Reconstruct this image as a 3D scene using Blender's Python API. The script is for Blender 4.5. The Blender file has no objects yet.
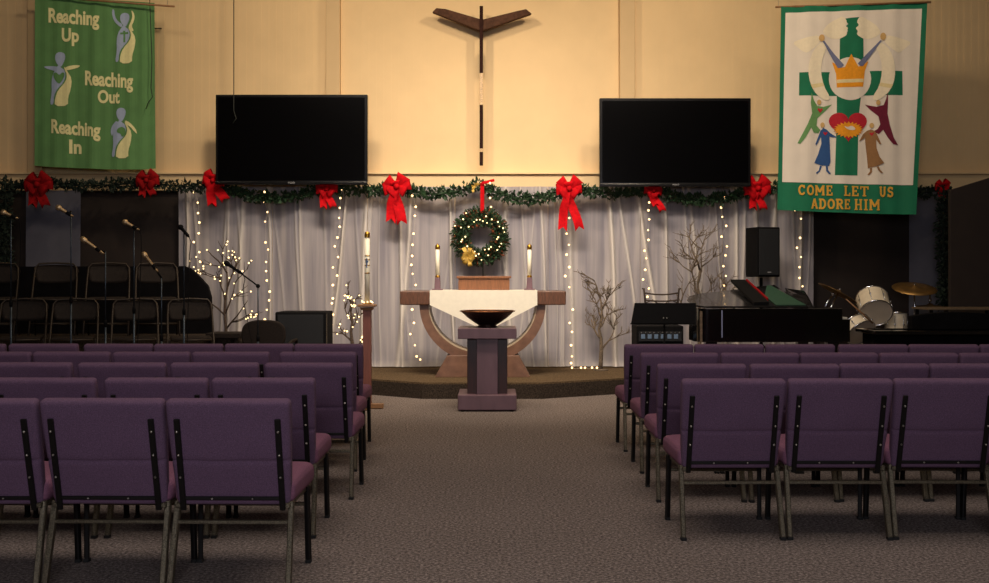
import bpy, bmesh, math, random
from mathutils import Vector, Matrix, noise
from mathutils.geometry import tessellate_polygon
random.seed(7)
S = bpy.context.scene
C = S.collection
PI = math.pi
F = 1029.0; CX = 494.5; HY = 276.0; CH = 1.386
def P(px, py, d):
    """point of the room seen in direction (px,py) that stands d metres up the hall"""
    return Vector(((px-CX)/F*d, d, CH-(py-HY)/F*d))

# ------------------------------------------------------------------ materials
def srgb(r, g, b):
    f = lambda c: (c/255/12.92) if c/255 <= 0.04045 else ((c/255+0.055)/1.055)**2.4
    return (f(r), f(g), f(b), 1)
MATS = {}
def mat(name, col, rough=0.6, metal=0.0, var=0.12, scale=30, bump=0.0, bscale=None, spec=0.5, stretch=(1,1,1), coat=0.0, detail=4):
    if name in MATS: return MATS[name]
    m = bpy.data.materials.new(name); m.use_nodes = True
    nt = m.node_tree; N = nt.nodes; L = nt.links
    b = N['Principled BSDF']
    b.inputs['Roughness'].default_value = rough
    b.inputs['Metallic'].default_value = metal
    b.inputs['Specular IOR Level'].default_value = spec
    b.inputs['Coat Weight'].default_value = coat
    tc = N.new('ShaderNodeTexCoord'); mp = N.new('ShaderNodeMapping')
    mp.inputs['Scale'].default_value = stretch
    L.new(tc.outputs['Object'], mp.inputs['Vector'])
    no = N.new('ShaderNodeTexNoise'); no.inputs['Scale'].default_value = scale; no.inputs['Detail'].default_value = detail
    L.new(mp.outputs['Vector'], no.inputs['Vector'])
    rp = N.new('ShaderNodeValToRGB')
    c = col
    rp.color_ramp.elements[0].position = 0.3; rp.color_ramp.elements[1].position = 0.7
    rp.color_ramp.elements[0].color = (c[0]*(1-var), c[1]*(1-var), c[2]*(1-var), 1)
    rp.color_ramp.elements[1].color = (min(1,c[0]*(1+var)), min(1,c[1]*(1+var)), min(1,c[2]*(1+var)), 1)
    L.new(no.outputs['Fac'], rp.inputs['Fac']); L.new(rp.outputs['Color'], b.inputs['Base Color'])
    if bump:
        n2 = N.new('ShaderNodeTexNoise'); n2.inputs['Scale'].default_value = bscale or scale*3; n2.inputs['Detail'].default_value = 3
        L.new(mp.outputs['Vector'], n2.inputs['Vector'])
        bp = N.new('ShaderNodeBump'); bp.inputs['Strength'].default_value = bump; bp.inputs['Distance'].default_value = 0.01
        L.new(n2.outputs['Fac'], bp.inputs['Height']); L.new(bp.outputs['Normal'], b.inputs['Normal'])
    MATS[name] = m
    return m
def emis(name, col, strength):
    if name in MATS: return MATS[name]
    m = bpy.data.materials.new(name); m.use_nodes = True
    b = m.node_tree.nodes['Principled BSDF']
    b.inputs['Base Color'].default_value = col
    b.inputs['Emission Color'].default_value = col
    b.inputs['Emission Strength'].default_value = strength
    MATS[name] = m
    return m
M_wall  = mat('wall_paint', srgb(228,199,152), .75, var=.03, scale=3)
M_wall2 = mat('wall_paint_side', srgb(210,190,158), .75, var=.03, scale=3)
M_col   = mat('column_paint', srgb(206,178,134), .7, var=.03, scale=4)
M_ledge = mat('ledge_paint', srgb(224,196,150), .7, var=.03, scale=4)
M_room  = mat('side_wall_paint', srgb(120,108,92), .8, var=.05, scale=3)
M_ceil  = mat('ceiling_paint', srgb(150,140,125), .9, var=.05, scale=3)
M_darkp = mat('dark_brown_panel', srgb(36,26,21), .8, var=.15, scale=5)
M_carp  = None
M_fab   = mat('purple_upholstery', srgb(101,77,99), .92, var=.30, scale=240, bump=.3, bscale=260, spec=.25, detail=6)
M_fab_lit  = mat('lit_seat_upholstery', srgb(126,84,106), .92, var=.30, scale=240, bump=.3, bscale=260, spec=.25, detail=6)  # same purple upholstery, made pinker and paler for light falling on the seats
M_frame = mat('bronze_hammered_metal', srgb(96,88,72), .38, metal=.7, var=.6, scale=160, bump=.3)
M_bar   = mat('black_metal_bar', srgb(24,21,20), .5, metal=.5, var=.3, scale=100)
M_bolt  = mat('steel_bolt', srgb(190,185,175), .3, metal=1)
M_foot  = mat('rubber_foot', srgb(18,18,18), .8)
M_black = mat('matte_black', srgb(9,9,11), .8, var=.2, scale=20, spec=.15)
M_cloth_black = mat('black_drape', srgb(14,13,15), .95, var=.3, scale=8, spec=.1)
M_gloss = mat('gloss_black_lacquer', srgb(6,6,7), .12, var=.1, spec=.6, coat=.5)
M_lid   = mat('gloss_black_lid', srgb(22,22,23), .2, var=.1, spec=.5, coat=.35)
M_screen= mat('tv_screen_glass', srgb(4,4,5), .16, var=.05, spec=.3)
M_bezel = mat('tv_bezel', srgb(9,9,10), .25, var=.05)
M_logo  = mat('silver_print', srgb(150,150,152), .4)
M_grille= mat('speaker_grille', srgb(15,18,23), .75, var=.4, scale=150, bump=.4)
M_wood  = mat('walnut_wood', srgb(112,76,54), .45, var=.28, scale=14, stretch=(1,1,9), bump=.08)
M_woodh = mat('walnut_wood_band', srgb(96,62,42), .45, var=.35, scale=14, stretch=(9,1,1), bump=.08)
M_arch  = mat('arch_wood', srgb(116,84,66), .45, var=.25, scale=9, bump=.08)
M_box   = mat('oak_box_wood', srgb(126,82,52), .5, var=.22, scale=16, stretch=(5,5,.6), bump=.05)
M_font  = mat('mauve_brown_wood', srgb(104,78,86), .45, var=.16, scale=10, stretch=(1,1,.3), bump=.05)
M_fontd = mat('dark_mahogany_wood', srgb(48,20,15), .4, var=.25, scale=16, stretch=(4,4,.4))
M_rose  = mat('rose_wood', srgb(128,78,66), .5, var=.14, scale=12, stretch=(4,4,.4))
M_tanw  = mat('tan_wood', srgb(142,104,68), .5, var=.16, scale=20)
M_bowl  = mat('dark_bronze_bowl', srgb(46,28,22), .3, metal=.6, var=.5, scale=60, bump=.4, bscale=60)
M_copper= mat('copper_rim', srgb(150,96,60), .3, metal=.9, var=.3, scale=60)
M_linen = mat('white_linen', srgb(238,232,214), .9, var=.03, scale=20, bump=.1)
M_wax   = mat('cream_wax', srgb(236,230,208), .5, var=.03)
M_gold  = mat('gold_metal', srgb(170,130,50), .3, metal=.9, var=.3, scale=60)
M_brass = mat('cymbal_brass', srgb(160,126,76), .42, metal=.85, var=.2, scale=12)
M_chrome= mat('chrome', srgb(205,210,220), .15, metal=1, var=.05)
M_pearl = mat('white_pearl_shell', srgb(226,214,190), .3, var=.08, scale=14)
M_head  = mat('drum_head_film', srgb(206,192,172), .6, var=.1, scale=6)
M_red   = mat('red_velvet_ribbon', srgb(184,6,18), .85, var=.25, scale=20, bump=.1, spec=.15)
M_redd  = mat('dark_red_velvet_ribbon', srgb(138,8,14), .85, var=.25, scale=20, bump=.1, spec=.15)
M_leaf  = mat('pine_green', srgb(34,62,34), .7, var=.55, scale=14)
M_leafd = mat('dark_pine_green', srgb(20,36,24), .8, var=.5, scale=14)
M_bark  = mat('frosted_bark', srgb(74,60,50), .9, var=.5, scale=60, bump=.4)
M_snow  = mat('snowy_twig', srgb(104,90,74), .9, var=.6, scale=50, bump=.4)
M_bulb  = emis('warm_bulb', (1.0,.66,.30,1), 3.2)
M_bulb2 = emis('bright_warm_bulb', (1.0,.74,.36,1), 2.8)
M_wire  = mat('clear_wire', srgb(176,170,160), .6)
M_dwire = mat('dark_wire', srgb(30,34,28), .6)
M_fchair= mat('brown_vinyl', srgb(34,27,22), .7, var=.3, scale=50, bump=.2, spec=.2)
M_fframe= mat('brown_steel_tube', srgb(46,36,26), .5, metal=.3, var=.2)
M_iron  = mat('wrought_iron', srgb(66,54,46), .5, metal=.6)
M_mic   = mat('mic_grille', srgb(196,170,130), .4, metal=.8, var=.4, scale=300)
M_micb  = mat('mic_body', srgb(150,126,92), .4, metal=.7)
M_gfab  = mat('green_banner_cloth', srgb(98,146,88), .85, var=.08, scale=6)
M_gfab2 = mat('deep_green_cloth', srgb(14,112,78), .85, var=.10, scale=6)
M_wfab  = mat('white_banner_cloth', srgb(232,222,208), .9, var=.03, scale=6)
M_cream = mat('cream_felt', srgb(246,240,178), .9, var=.05)
M_cream2= mat('ivory_cloth', srgb(242,230,202), .9, var=.04)
M_cream3= mat('pale_gold_cloth', srgb(232,214,160), .9, var=.05)
M_blue  = mat('periwinkle_felt', srgb(172,188,216), .9, var=.05)
M_navy  = mat('blue_felt', srgb(44,84,140), .9, var=.08)
M_orange= mat('orange_gold_felt', srgb(236,156,30), .9, var=.08)
M_ochre = mat('gold_letter_felt', srgb(222,166,60), .9, var=.08)
M_heart = mat('red_felt', srgb(186,30,48), .9, var=.08)
M_maroon= mat('maroon_felt', srgb(110,22,50), .9, var=.15)
M_lgreen= mat('leaf_green_felt', srgb(104,152,92), .9, var=.08)
M_brown = mat('tan_brown_felt', srgb(150,110,70), .9, var=.08)
M_skin  = mat('tan_felt', srgb(206,168,108), .9, var=.06)
M_slate = mat('slate_blue_felt', srgb(112,118,150), .9, var=.06)
M_paper = mat('white_paper', srgb(225,225,230), .8)
M_ledb  = emis('panel_glow', (.10,.15,.22,1), .12)
M_gcurt = mat('shaded_curtain', srgb(92,92,104), .95, var=.1, scale=4)  # darker grey carries the shade of the recesses

def curtain_mat():
    m = bpy.data.materials.new('sheer_white_fabric'); m.use_nodes = True
    nt = m.node_tree; N = nt.nodes; L = nt.links
    b = N['Principled BSDF']; b.inputs['Roughness'].default_value = .85; b.inputs['Specular IOR Level'].default_value = .2
    tc = N.new('ShaderNodeTexCoord'); mp = N.new('ShaderNodeMapping'); mp.inputs['Scale'].default_value = (7,7,.35)
    no = N.new('ShaderNodeTexNoise'); no.inputs['Scale'].default_value = 1.6; no.inputs['Detail'].default_value = 5
    rp = N.new('ShaderNodeValToRGB')
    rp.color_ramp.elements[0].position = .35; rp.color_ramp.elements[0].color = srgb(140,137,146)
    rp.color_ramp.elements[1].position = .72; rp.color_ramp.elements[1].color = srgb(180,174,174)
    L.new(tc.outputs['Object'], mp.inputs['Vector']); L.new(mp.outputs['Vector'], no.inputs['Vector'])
    at = N.new('ShaderNodeAttribute'); at.attribute_name = 'fold'  # pales the ridges: doubled fabric plus fold brightness put into the colour
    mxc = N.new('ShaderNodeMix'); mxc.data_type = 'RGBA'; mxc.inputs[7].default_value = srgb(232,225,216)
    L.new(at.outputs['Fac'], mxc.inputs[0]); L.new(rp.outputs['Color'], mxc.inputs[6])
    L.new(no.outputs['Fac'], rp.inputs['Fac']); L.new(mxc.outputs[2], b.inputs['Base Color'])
    tr = N.new('ShaderNodeBsdfTransparent'); mx = N.new('ShaderNodeMixShader'); mx.inputs[0].default_value = .10
    L.new(b.outputs['BSDF'], mx.inputs[1]); L.new(tr.outputs['BSDF'], mx.inputs[2])
    L.new(mx.outputs['Shader'], N['Material Output'].inputs['Surface'])
    return m
M_sheer = curtain_mat()

def carpet_mat(name, c0, c1, c2, scale=62):
    m = bpy.data.materials.new(name); m.use_nodes = True
    nt = m.node_tree; N = nt.nodes; L = nt.links
    b = N['Principled BSDF']; b.inputs['Roughness'].default_value = .97; b.inputs['Specular IOR Level'].default_value = .1
    tc = N.new('ShaderNodeTexCoord')
    no = N.new('ShaderNodeTexNoise'); no.inputs['Scale'].default_value = scale; no.inputs['Detail'].default_value = 8; no.inputs['Roughness'].default_value = .75
    rp = N.new('ShaderNodeValToRGB')
    rp.color_ramp.elements[0].position = .36; rp.color_ramp.elements[0].color = c0
    rp.color_ramp.elements[1].position = .66; rp.color_ramp.elements[1].color = c2
    e = rp.color_ramp.elements.new(.5); e.color = c1
    big = N.new('ShaderNodeTexNoise'); big.inputs['Scale'].default_value = .8
    mr = N.new('ShaderNodeMapRange'); mr.inputs['To Min'].default_value = .85; mr.inputs['To Max'].default_value = 1.15
    mul = N.new('ShaderNodeVectorMath'); mul.operation = 'SCALE'
    L.new(tc.outputs['Object'], no.inputs['Vector']); L.new(tc.outputs['Object'], big.inputs['Vector'])
    L.new(no.outputs['Fac'], rp.inputs['Fac']); L.new(big.outputs['Fac'], mr.inputs['Value'])
    L.new(rp.outputs['Color'], mul.inputs[0]); L.new(mr.outputs['Result'], mul.inputs['Scale'])
    L.new(mul.outputs['Vector'], b.inputs['Base Color'])
    bp = N.new('ShaderNodeBump'); bp.inputs['Strength'].default_value = .6; bp.inputs['Distance'].default_value = .01
    L.new(no.outputs['Fac'], bp.inputs['Height']); L.new(bp.outputs['Normal'], b.inputs['Normal'])
    return m
M_carpet = carpet_mat('speckled_carpet', srgb(56,50,48), srgb(114,104,99), srgb(178,165,157))
M_stagec = carpet_mat('brown_stage_carpet', srgb(62,50,36), srgb(92,76,56), srgb(122,102,76))
M_riser  = carpet_mat('dark_riser_carpet', srgb(36,30,26), srgb(58,50,43), srgb(80,70,60))

# ------------------------------------------------------------------ geometry helpers
def nb(): return bmesh.new()
def box(bm, c, s, bev=0.0, seg=2, rot=None, mi=0, taper=None):
    t = bmesh.new()
    bmesh.ops.create_cube(t, size=1)
    for v in t.verts:
        k = 1.0
        if taper and v.co.z > 0: k = taper
        v.co = Vector((v.co.x*s[0]*k, v.co.y*s[1]*(k if taper else 1), v.co.z*s[2]))
    if bev: bmesh.ops.bevel(t, geom=t.edges[:], offset=bev, segments=seg, profile=.5, affect='EDGES')
    M = Matrix.Translation(Vector(c))
    if rot is not None: M = M @ rot.to_4x4()
    bmesh.ops.transform(t, matrix=M, verts=t.verts)
    merge(bm, t, mi)
def merge(bm, t, mi=0):
    me = bpy.data.meshes.new('t')
    for f in t.faces: f.material_index = mi
    t.to_mesh(me); t.free(); bm.from_mesh(me); bpy.data.meshes.remove(me)
def bar(bm, a, b, w, h=None, bev=0, mi=0, up=Vector((0,0,1))):
    """rectangular bar from a to b"""
    a = Vector(a); b = Vector(b); h = h or w
    z = (b-a).normalized()
    x = up.cross(z)
    if x.length < 1e-3: x = Vector((1,0,0))
    x.normalize(); y = z.cross(x)
    R = Matrix((x,y,z)).transposed()
    box(bm, (a+b)/2, (w,h,(b-a).length), bev, 1, R, mi)
def tube(bm, pts, r, n=8, mi=0, cap=True, closed=False):
    pts = [Vector(p) for p in pts]
    rs = r if isinstance(r, (list,tuple)) else [r]*len(pts)
    rings = []
    prev = None
    m = len(pts)
    for i, p in enumerate(pts):
        if closed: t = pts[(i+1)%m]-pts[i-1]
        else: t = pts[min(i+1,m-1)]-pts[max(i-1,0)]
        if t.length < 1e-9: t = Vector((0,0,1))
        t.normalize()
        if prev is None:
            u = t.orthogonal().normalized()
        else:
            u = (prev - t*prev.dot(t))
            if u.length < 1e-6: u = t.orthogonal()
            u.normalize()
        prev = u; v = t.cross(u)
        rings.append([bm.verts.new(p + (u*math.cos(2*PI*k/n)+v*math.sin(2*PI*k/n))*rs[i]) for k in range(n)])
    R = range(m) if closed else range(m-1)
    for i in R:
        A = rings[i]; B = rings[(i+1)%m]
        for k in range(n):
            f = bm.faces.new((A[k],A[(k+1)%n],B[(k+1)%n],B[k])); f.material_index = mi; f.smooth = True
    if cap and not closed:
        f = bm.faces.new(rings[0][::-1]); f.material_index = mi
        f = bm.faces.new(rings[-1]); f.material_index = mi
def lathe(bm, prof, c=(0,0,0), n=24, axis=None, mi=0, sx=1, sy=1, caps=True):
    """prof: (r,z) list"""
    c = Vector(c)
    M = Vector((0,0,1)).rotation_difference(Vector(axis).normalized()).to_matrix() if axis is not None else Matrix.Identity(3)
    rings = []
    for r, z in prof:
        rings.append([bm.verts.new(c + M @ Vector((r*sx*math.cos(2*PI*k/n), r*sy*math.sin(2*PI*k/n), z))) for k in range(n)])
    for i in range(len(rings)-1):
        A, B = rings[i], rings[i+1]
        for k in range(n):
            f = bm.faces.new((A[k],A[(k+1)%n],B[(k+1)%n],B[k])); f.material_index = mi; f.smooth = True
    if caps:
        if prof[0][0] > 1e-4:
            f = bm.faces.new(rings[0][::-1]); f.material_index = mi
        if prof[-1][0] > 1e-4:
            f = bm.faces.new(rings[-1]); f.material_index = mi
def prism(bm, poly, lo, hi, axis='z', mi=0, bev=0):
    """extrude a 2D polygon; axis z: poly in (x,y); axis y: poly in (x,z)"""
    t = bmesh.new()
    if axis == 'z': vs = [t.verts.new((p[0],p[1],lo)) for p in poly]
    elif axis == 'y': vs = [t.verts.new((p[0],lo,p[1])) for p in poly]
    else: vs = [t.verts.new((lo,p[0],p[1])) for p in poly]
    f = t.faces.new(vs)
    r = bmesh.ops.extrude_face_region(t, geom=[f])
    d = {'z':Vector((0,0,hi-lo)),'y':Vector((0,hi-lo,0)),'x':Vector((hi-lo,0,0))}[axis]
    bmesh.ops.translate(t, verts=[v for v in r['geom'] if isinstance(v, bmesh.types.BMVert)], vec=d)
    bmesh.ops.recalc_face_normals(t, faces=t.faces[:])
    if bev: bmesh.ops.bevel(t, geom=t.edges[:], offset=bev, segments=2, profile=.5, affect='EDGES')
    merge(bm, t, mi)
def ball(bm, c, r, mi=0, u=10, v=8, sc=(1,1,1)):
    t = bmesh.new(); bmesh.ops.create_uvsphere(t, u_segments=u, v_segments=v, radius=r)
    for w in t.verts: w.co = Vector((w.co.x*sc[0], w.co.y*sc[1], w.co.z*sc[2])) + Vector(c)
    for f in t.faces: f.smooth = True
    merge(bm, t, mi)
def obj(name, bm, m, parent=None, smooth=False, world=True, recalc=True):
    if recalc: bmesh.ops.recalc_face_normals(bm, faces=bm.faces[:])
    if parent is not None and world:
        off = Vector((0,0,0)); q = parent
        while q is not None: off += q.location; q = q.parent
        bmesh.ops.translate(bm, verts=bm.verts[:], vec=-off)
    me = bpy.data.meshes.new(name)
    if smooth:
        for f in bm.faces: f.smooth = True
    bm.to_mesh(me); bm.free()
    for x in (m if isinstance(m, (list,tuple)) else [m]): me.materials.append(x)
    o = bpy.data.objects.new(name, me); C.objects.link(o)
    if parent is not None: o.parent = parent
    return o
def mesh_at(name, bm, m, origin, smooth=False):
    """top-level mesh with its origin at a sensible spot"""
    bmesh.ops.recalc_face_normals(bm, faces=bm.faces[:])
    bmesh.ops.translate(bm, verts=bm.verts[:], vec=-Vector(origin))
    o = obj(name, bm, m, None, smooth); o.location = origin
    return o
def thing(name, label, cat, loc=(0,0,0), group=None, rz=0):
    o = bpy.data.objects.new(name, None); C.objects.link(o)
    o.location = loc; o.rotation_euler = (0,0,rz); o.empty_display_size = .1
    o['label'] = label; o['category'] = cat
    if group: o['group'] = group
    return o
def tag(o, label, cat, group=None):
    o['label'] = label; o['category'] = cat
    if group: o['group'] = group
    return o
def struct(name, bm, m):
    o = obj(name, bm, m); o['kind'] = 'structure'; return o
def dup(root, loc, rz, label, group=None):
    r = root.copy(); C.objects.link(r); r.location = loc; r.rotation_euler = (0,0,rz); r['label'] = label
    if group: r['group'] = group
    for ch in list(root.children):
        if ch.name.startswith('paper_tag'): continue
        c = ch.copy(); C.objects.link(c); c.parent = r
        for g in list(ch.children):
            d = g.copy(); C.objects.link(d); d.parent = c
    return r
ORD = ['aisle-end','second','third','fourth','fifth','sixth','seventh','eighth']

# ------------------------------------------------------------------ the room
WY = 13.8; RX = 8.6; CZ = 6.4; BYK = -3.0
b = nb(); box(b, (0,(WY+BYK)/2,-.05), (2*RX+.2,WY-BYK+.4,.1)); struct('floor', b, M_carpet)
b = nb(); box(b, (0,(WY+BYK)/2,CZ+.05), (2*RX+.4,WY-BYK+.4,.1)); struct('ceiling', b, M_ceil)
b = nb(); box(b, (-RX-.1,(WY+BYK)/2,CZ/2), (.2,WY-BYK+.4,CZ)); struct('wall_left', b, M_room)
b = nb(); box(b, (RX+.1,(WY+BYK)/2,CZ/2), (.2,WY-BYK+.4,CZ)); struct('wall_right', b, M_room)
b = nb(); box(b, (0,BYK-.1,CZ/2), (2*RX+.4,.2,CZ)); struct('wall_rear', b, M_room)
def WX(px, d=WY): return (px-CX)/F*d
# end wall with fine vertical ribs
b = nb(); box(b, (0,WY+.1,CZ/2), (2*RX+.4,.2,CZ))
def ribs(bm, x0, x1, y):
    x = x0
    while x < x1:
        box(bm, (x, y-.001, (2.7+CZ)/2), (.05,.005,CZ-2.7)); x += .1
xl0, xl1 = WX(327), WX(341); xr0, xr1 = WX(619), WX(634)
ribs(b, xl1+.05, xr0-.03, WY)
ribs(b, -RX+.05, xl0-.03, WY); ribs(b, xr1+.05, RX-.03, WY)
struct('wall_front', b, M_wall)
b = nb(); box(b, ((xl0+xl1)/2, WY-.05, (2.6+CZ)/2), (xl1-xl0,.10,CZ-2.6), .006); struct('trim_1', b, M_col)
b = nb(); box(b, ((xr0+xr1)/2, WY-.05, (2.6+CZ)/2), (xr1-xr0,.10,CZ-2.6), .006); struct('trim_2', b, M_col)
# outer pilasters half hidden by the banners
b = nb(); box(b, (WX(38), WY-.05, (2.6+CZ)/2), (.2,.10,CZ-2.6), .006); struct('trim_3', b, M_col)
# ledge under the upper wall
zt = CH+(HY-174.5)/F*(WY-.12)
b = nb(); box(b, (0, WY-.07, (zt+2.52)/2), (2*RX,.14,zt-2.52), .01); box(b, (0, WY-.09, zt+.01), (2*RX,.18,.02), .004); struct('trim_4', b, M_ledge)
# dark recessed panels either side of the white curtain
b = nb(); box(b, (WX(129,WY-.06), WY-.03, 1.3), (WX(181,WY-.06)-WX(76,WY-.06),.06,2.5)); struct('trim_5', b, M_darkp)
b = nb(); box(b, (WX(864,WY-.06), WY-.03, 1.3), (WX(913,WY-.06)-WX(812,WY-.06),.06,2.5)); struct('trim_6', b, M_darkp)
b = nb(); x_ = WX(30,WY-.06); box(b, ((x_-RX)/2, WY-.03, 1.3), (x_+RX,.06,2.5)); struct('trim_7', b, M_darkp)
b = nb(); x_ = WX(939,WY-.06); box(b, ((x_+RX)/2, WY-.03, 1.3), (RX-x_,.06,2.5)); struct('trim_12', b, M_darkp)
# stage platform
poly = [(-RX,WY),(-RX,12.85),(-3.1,12.85),(-1.45,12.02),(-.81,11.60),(.53,11.60),(1.42,12.06),(3.0,12.85),(RX,12.85),(RX,WY)]
b = nb(); prism(b, poly, .165, .185); struct('trim_8', b, M_stagec).name = 'floor_stage'
b = nb(); prism(b, poly, 0, .165)
for (x,y) in [(-.81,11.60),(.53,11.60)]: box(b, (x,y-.001,.085), (.012,.012,.165))
struct('trim_9', b, M_riser)

# ------------------------------------------------------------------ pew chairs
def soft_box(c, s, bev, puff, rot=None, seam=None, sub=1, taper=0):
    t = bmesh.new(); bmesh.ops.create_cube(t, size=1)
    for v in t.verts: v.co = Vector((v.co.x*s[0], v.co.y*s[1], v.co.z*s[2]))
    bmesh.ops.bevel(t, geom=t.edges[:], offset=bev, segments=4, profile=.55, affect='EDGES')
    for ax, n in ((0,12),(1,3),(2,10)):
        for i in range(1,n):
            co = [0,0,0]; co[ax] = (-.5+i/n)*s[ax]; no = [0,0,0]; no[ax] = 1
            bmesh.ops.bisect_plane(t, geom=t.verts[:]+t.edges[:]+t.faces[:], plane_co=co, plane_no=no, dist=1e-4)
    if seam is not None:
        for dz in (-.012,-.006,0,.006,.012):
            bmesh.ops.bisect_plane(t, geom=t.verts[:]+t.edges[:]+t.faces[:], plane_co=(0,0,seam+dz), plane_no=(0,0,1), dist=1e-4)
    for v in t.verts:
        u = 1-(2*v.co.x/s[0])**2; w = 1-(2*v.co.z/s[2])**2; k = 1-(2*v.co.y/s[1])**2
        nz = noise.noise(v.co*9)*.006
        if s[1] < s[2]:     # upright cushion: puff in y
            v.co.y += math.copysign(1, v.co.y)*puff*max(0,u)*max(0,w) + (nz if abs(v.co.y) > s[1]*.3 else 0)
            if seam is not None and v.co.y < 0: v.co.y += .009*math.exp(-((v.co.z-seam)/.006)**2) - .006*math.exp(-((v.co.z-seam+.03)/.02)**2)*(.6+.4*math.sin(v.co.x*30))
        else:
            v.co.z += (puff*max(0,u)*max(0,k) + nz) if v.co.z > 0 else 0
    for v in t.verts:
        if taper: v.co.x *= 1-taper*min(1,max(0,.5-v.co.z/s[2]))**1.5*1.4
    M = Matrix.Translation(Vector(c))
    if rot is not None: M = M @ rot.to_4x4()
    bmesh.ops.transform(t, matrix=M, verts=t.verts)
    for f in t.faces: f.smooth = True
    return t
def make_chair(label):
    r = thing('church_chair', label, 'chair', (0,0,0))
    rec = Matrix.Rotation(math.radians(14), 3, 'X')
    cb = Vector((0,.050,.605)); W = .548
    b = soft_box(cb, (W,.062,.495), .022, .010, rec, seam=-.03, taper=.055); obj('backrest', b, M_fab, r)
    b = soft_box((0,.33,.418), (W-.004,.50,.105), .040, .016); obj('seat', b, M_fab_lit, r)
    # flat bars bolted to the rear of the back
    b = nb()
    def bp(x, z, off): return cb + rec @ Vector((x, -.031-off, z))
    for s in (-1,1):
        x = s*.222
        bar(b, bp(x,-.262,.013), bp(x*.995,.172,.013), .026, .012, .003, up=Vector((0,1,0)))
    bar(b, bp(-.222,-.205,.010), bp(.222,-.205,.010), .010, .016, .002)
    bf = obj('back_frame', b, M_bar, r)
    for x, z, o_, q in [(s*.222,z,.022,.006) for s in (-1,1) for z in (-.10,.005,.115)] + [(-.09,-.205,.017,.005),(.09,-.205,.017,.005)]:
        b = nb(); ball(b, bp(x,z,o_), q, 0, 8, 6); obj('bolt', b, M_bolt, bf)
    for s in (-1,1):
        b = nb(); bar(b, (s*.255,.10,.375), (s*.262,.0,.012), .026, .030, .004); lg = obj('leg', b, M_frame, r)
        b = nb(); box(b, (s*.262,-.002,.008), (.03,.034,.016), .003); obj('rubber_foot', b, M_foot, lg)
        b = nb(); bar(b, (s*.257,.44,.375), (s*.262,.455,.012), .024, .028, .004); lg = obj('leg', b, M_bar, r)
        b = nb(); box(b, (s*.262,.455,.008), (.028,.032,.016), .003); obj('rubber_foot', b, M_foot, lg)
    b = nb()
    for s in (-1,1): bar(b, (s*.245,.06,.362), (s*.245,.56,.362), .022, .022, .003)
    bar(b, (-.245,.30,.362), (.245,.30,.362), .02, .02, .003)
    obj('seat_frame', b, M_frame, r)
    b = nb(); bar(b, (-.256,.076,.287), (.256,.076,.287), .018, .018, .003); obj('stretcher', b, M_frame, r)
    b = nb(); bar(b, (-.252,.446,.287), (.252,.446,.287), .018, .018, .003); obj('stretcher', b, M_frame, r)
    return r
rows_L = [ (4.53, [291.5,166,40]), (5.46, [316,209.5,98,-8]), (6.40, [353.5,259,166.5,72,-21]),
           (7.32, [357,270,191,110.5,32]), (8.18, [363.6,295,223.5,153.5,78,6.5]) ]
rows_R = [ (5.40, [681,788,894.5,998]), (6.32, [656.4,749,838,925.6]), (7.22, [640.4,720.7,799.7,879,956]),
           (8.12, [624,693,765,837.5,907.5,977]) ]
rown_L = ['front-most row nearest the camera','second row from the camera','third row from the camera','fourth row from the camera','fifth row, nearest the stage']
rown_R = ['front-most row nearest the camera','second row from the camera','third row from the camera','fourth row, nearest the stage']
proto = None
def place(side, rn, k, x, y):
    global proto
    where = 'end of aisle' if k == 0 else ORD[k] + ' seat from the aisle'
    lab = 'purple padded church chair, %s, %s, %s block' % (where, rn, side)
    rz = random.uniform(-.02,.02)
    if proto is None:
        proto = make_chair(lab); proto.location = (x,y,0); proto.rotation_euler = (0,0,rz); proto['group'] = 'purple church chairs in rows'; return proto
    return dup(proto, (x,y,0), rz, lab, 'purple church chairs in rows')
HW = .274
chairs = {}
for (y, xs), rn in zip(rows_L, rown_L):
    for k, px in enumerate(xs):
        x = (px-CX)/F*y - HW
        if k: x = min(x, lastx-.556)
        lastx = x
        chairs[('L',rn,k)] = place('left', rn, k, x, y+random.uniform(-.015,.015))
for (y, xs), rn in zip(rows_R, rown_R):
    for k, px in enumerate(xs):
        x = (px-CX)/F*y + HW
        if k: x = max(x, lastx+.556)
        lastx = x
        chairs[('R',rn,k)] = place('right', rn, k, x, y+random.uniform(-.015,.015))
t = chairs[('L',rown_L[3],0)]
b = nb(); box(b, (.222,-.035,.68), (.022,.004,.022)); o = obj('paper_tag', b, M_paper, t, world=False); o['label'] = 'small white tag on the chair back'

# ------------------------------------------------------------------ televisions
def tv(x0,x1,y0,y1,d,label,cordx=None, tilt=0):
    A = P(x0,y1,d); B = P(x1,y0,d); c = (A+B)/2; w = B.x-A.x; h = B.z-A.z
    r = thing('television', label, 'television', (c.x, d, A.z), 'wall televisions')
    b = nb(); box(b, (c.x,d+.04,c.z), (w,.08,h), .01); box(b, (c.x,d-.003,A.z+.02), (w,.03,.03), .004); obj('bezel', b, M_bezel, r)
    b = nb(); box(b, (c.x,d-.004,c.z+.01), (w-.07,.008,h-.09), .002); obj('screen', b, M_screen, r)
    b = nb(); box(b, (c.x,d+.365,c.z), (.30,.57,.30), .01); box(b, (c.x,WY-.04,c.z), (.6,.03,.5), .004); obj('wall_bracket', b, M_black, r)
    return r, A, B
TVD = 13.12
tvl, A1, B1 = tv(215.5,367.5,94.5,184.5,TVD,'large black flat television above the garland, left of the cross')
tvr, A2, B2 = tv(599.5,751,98,186.5,TVD,'large black flat television above the garland, right of the cross')
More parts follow.
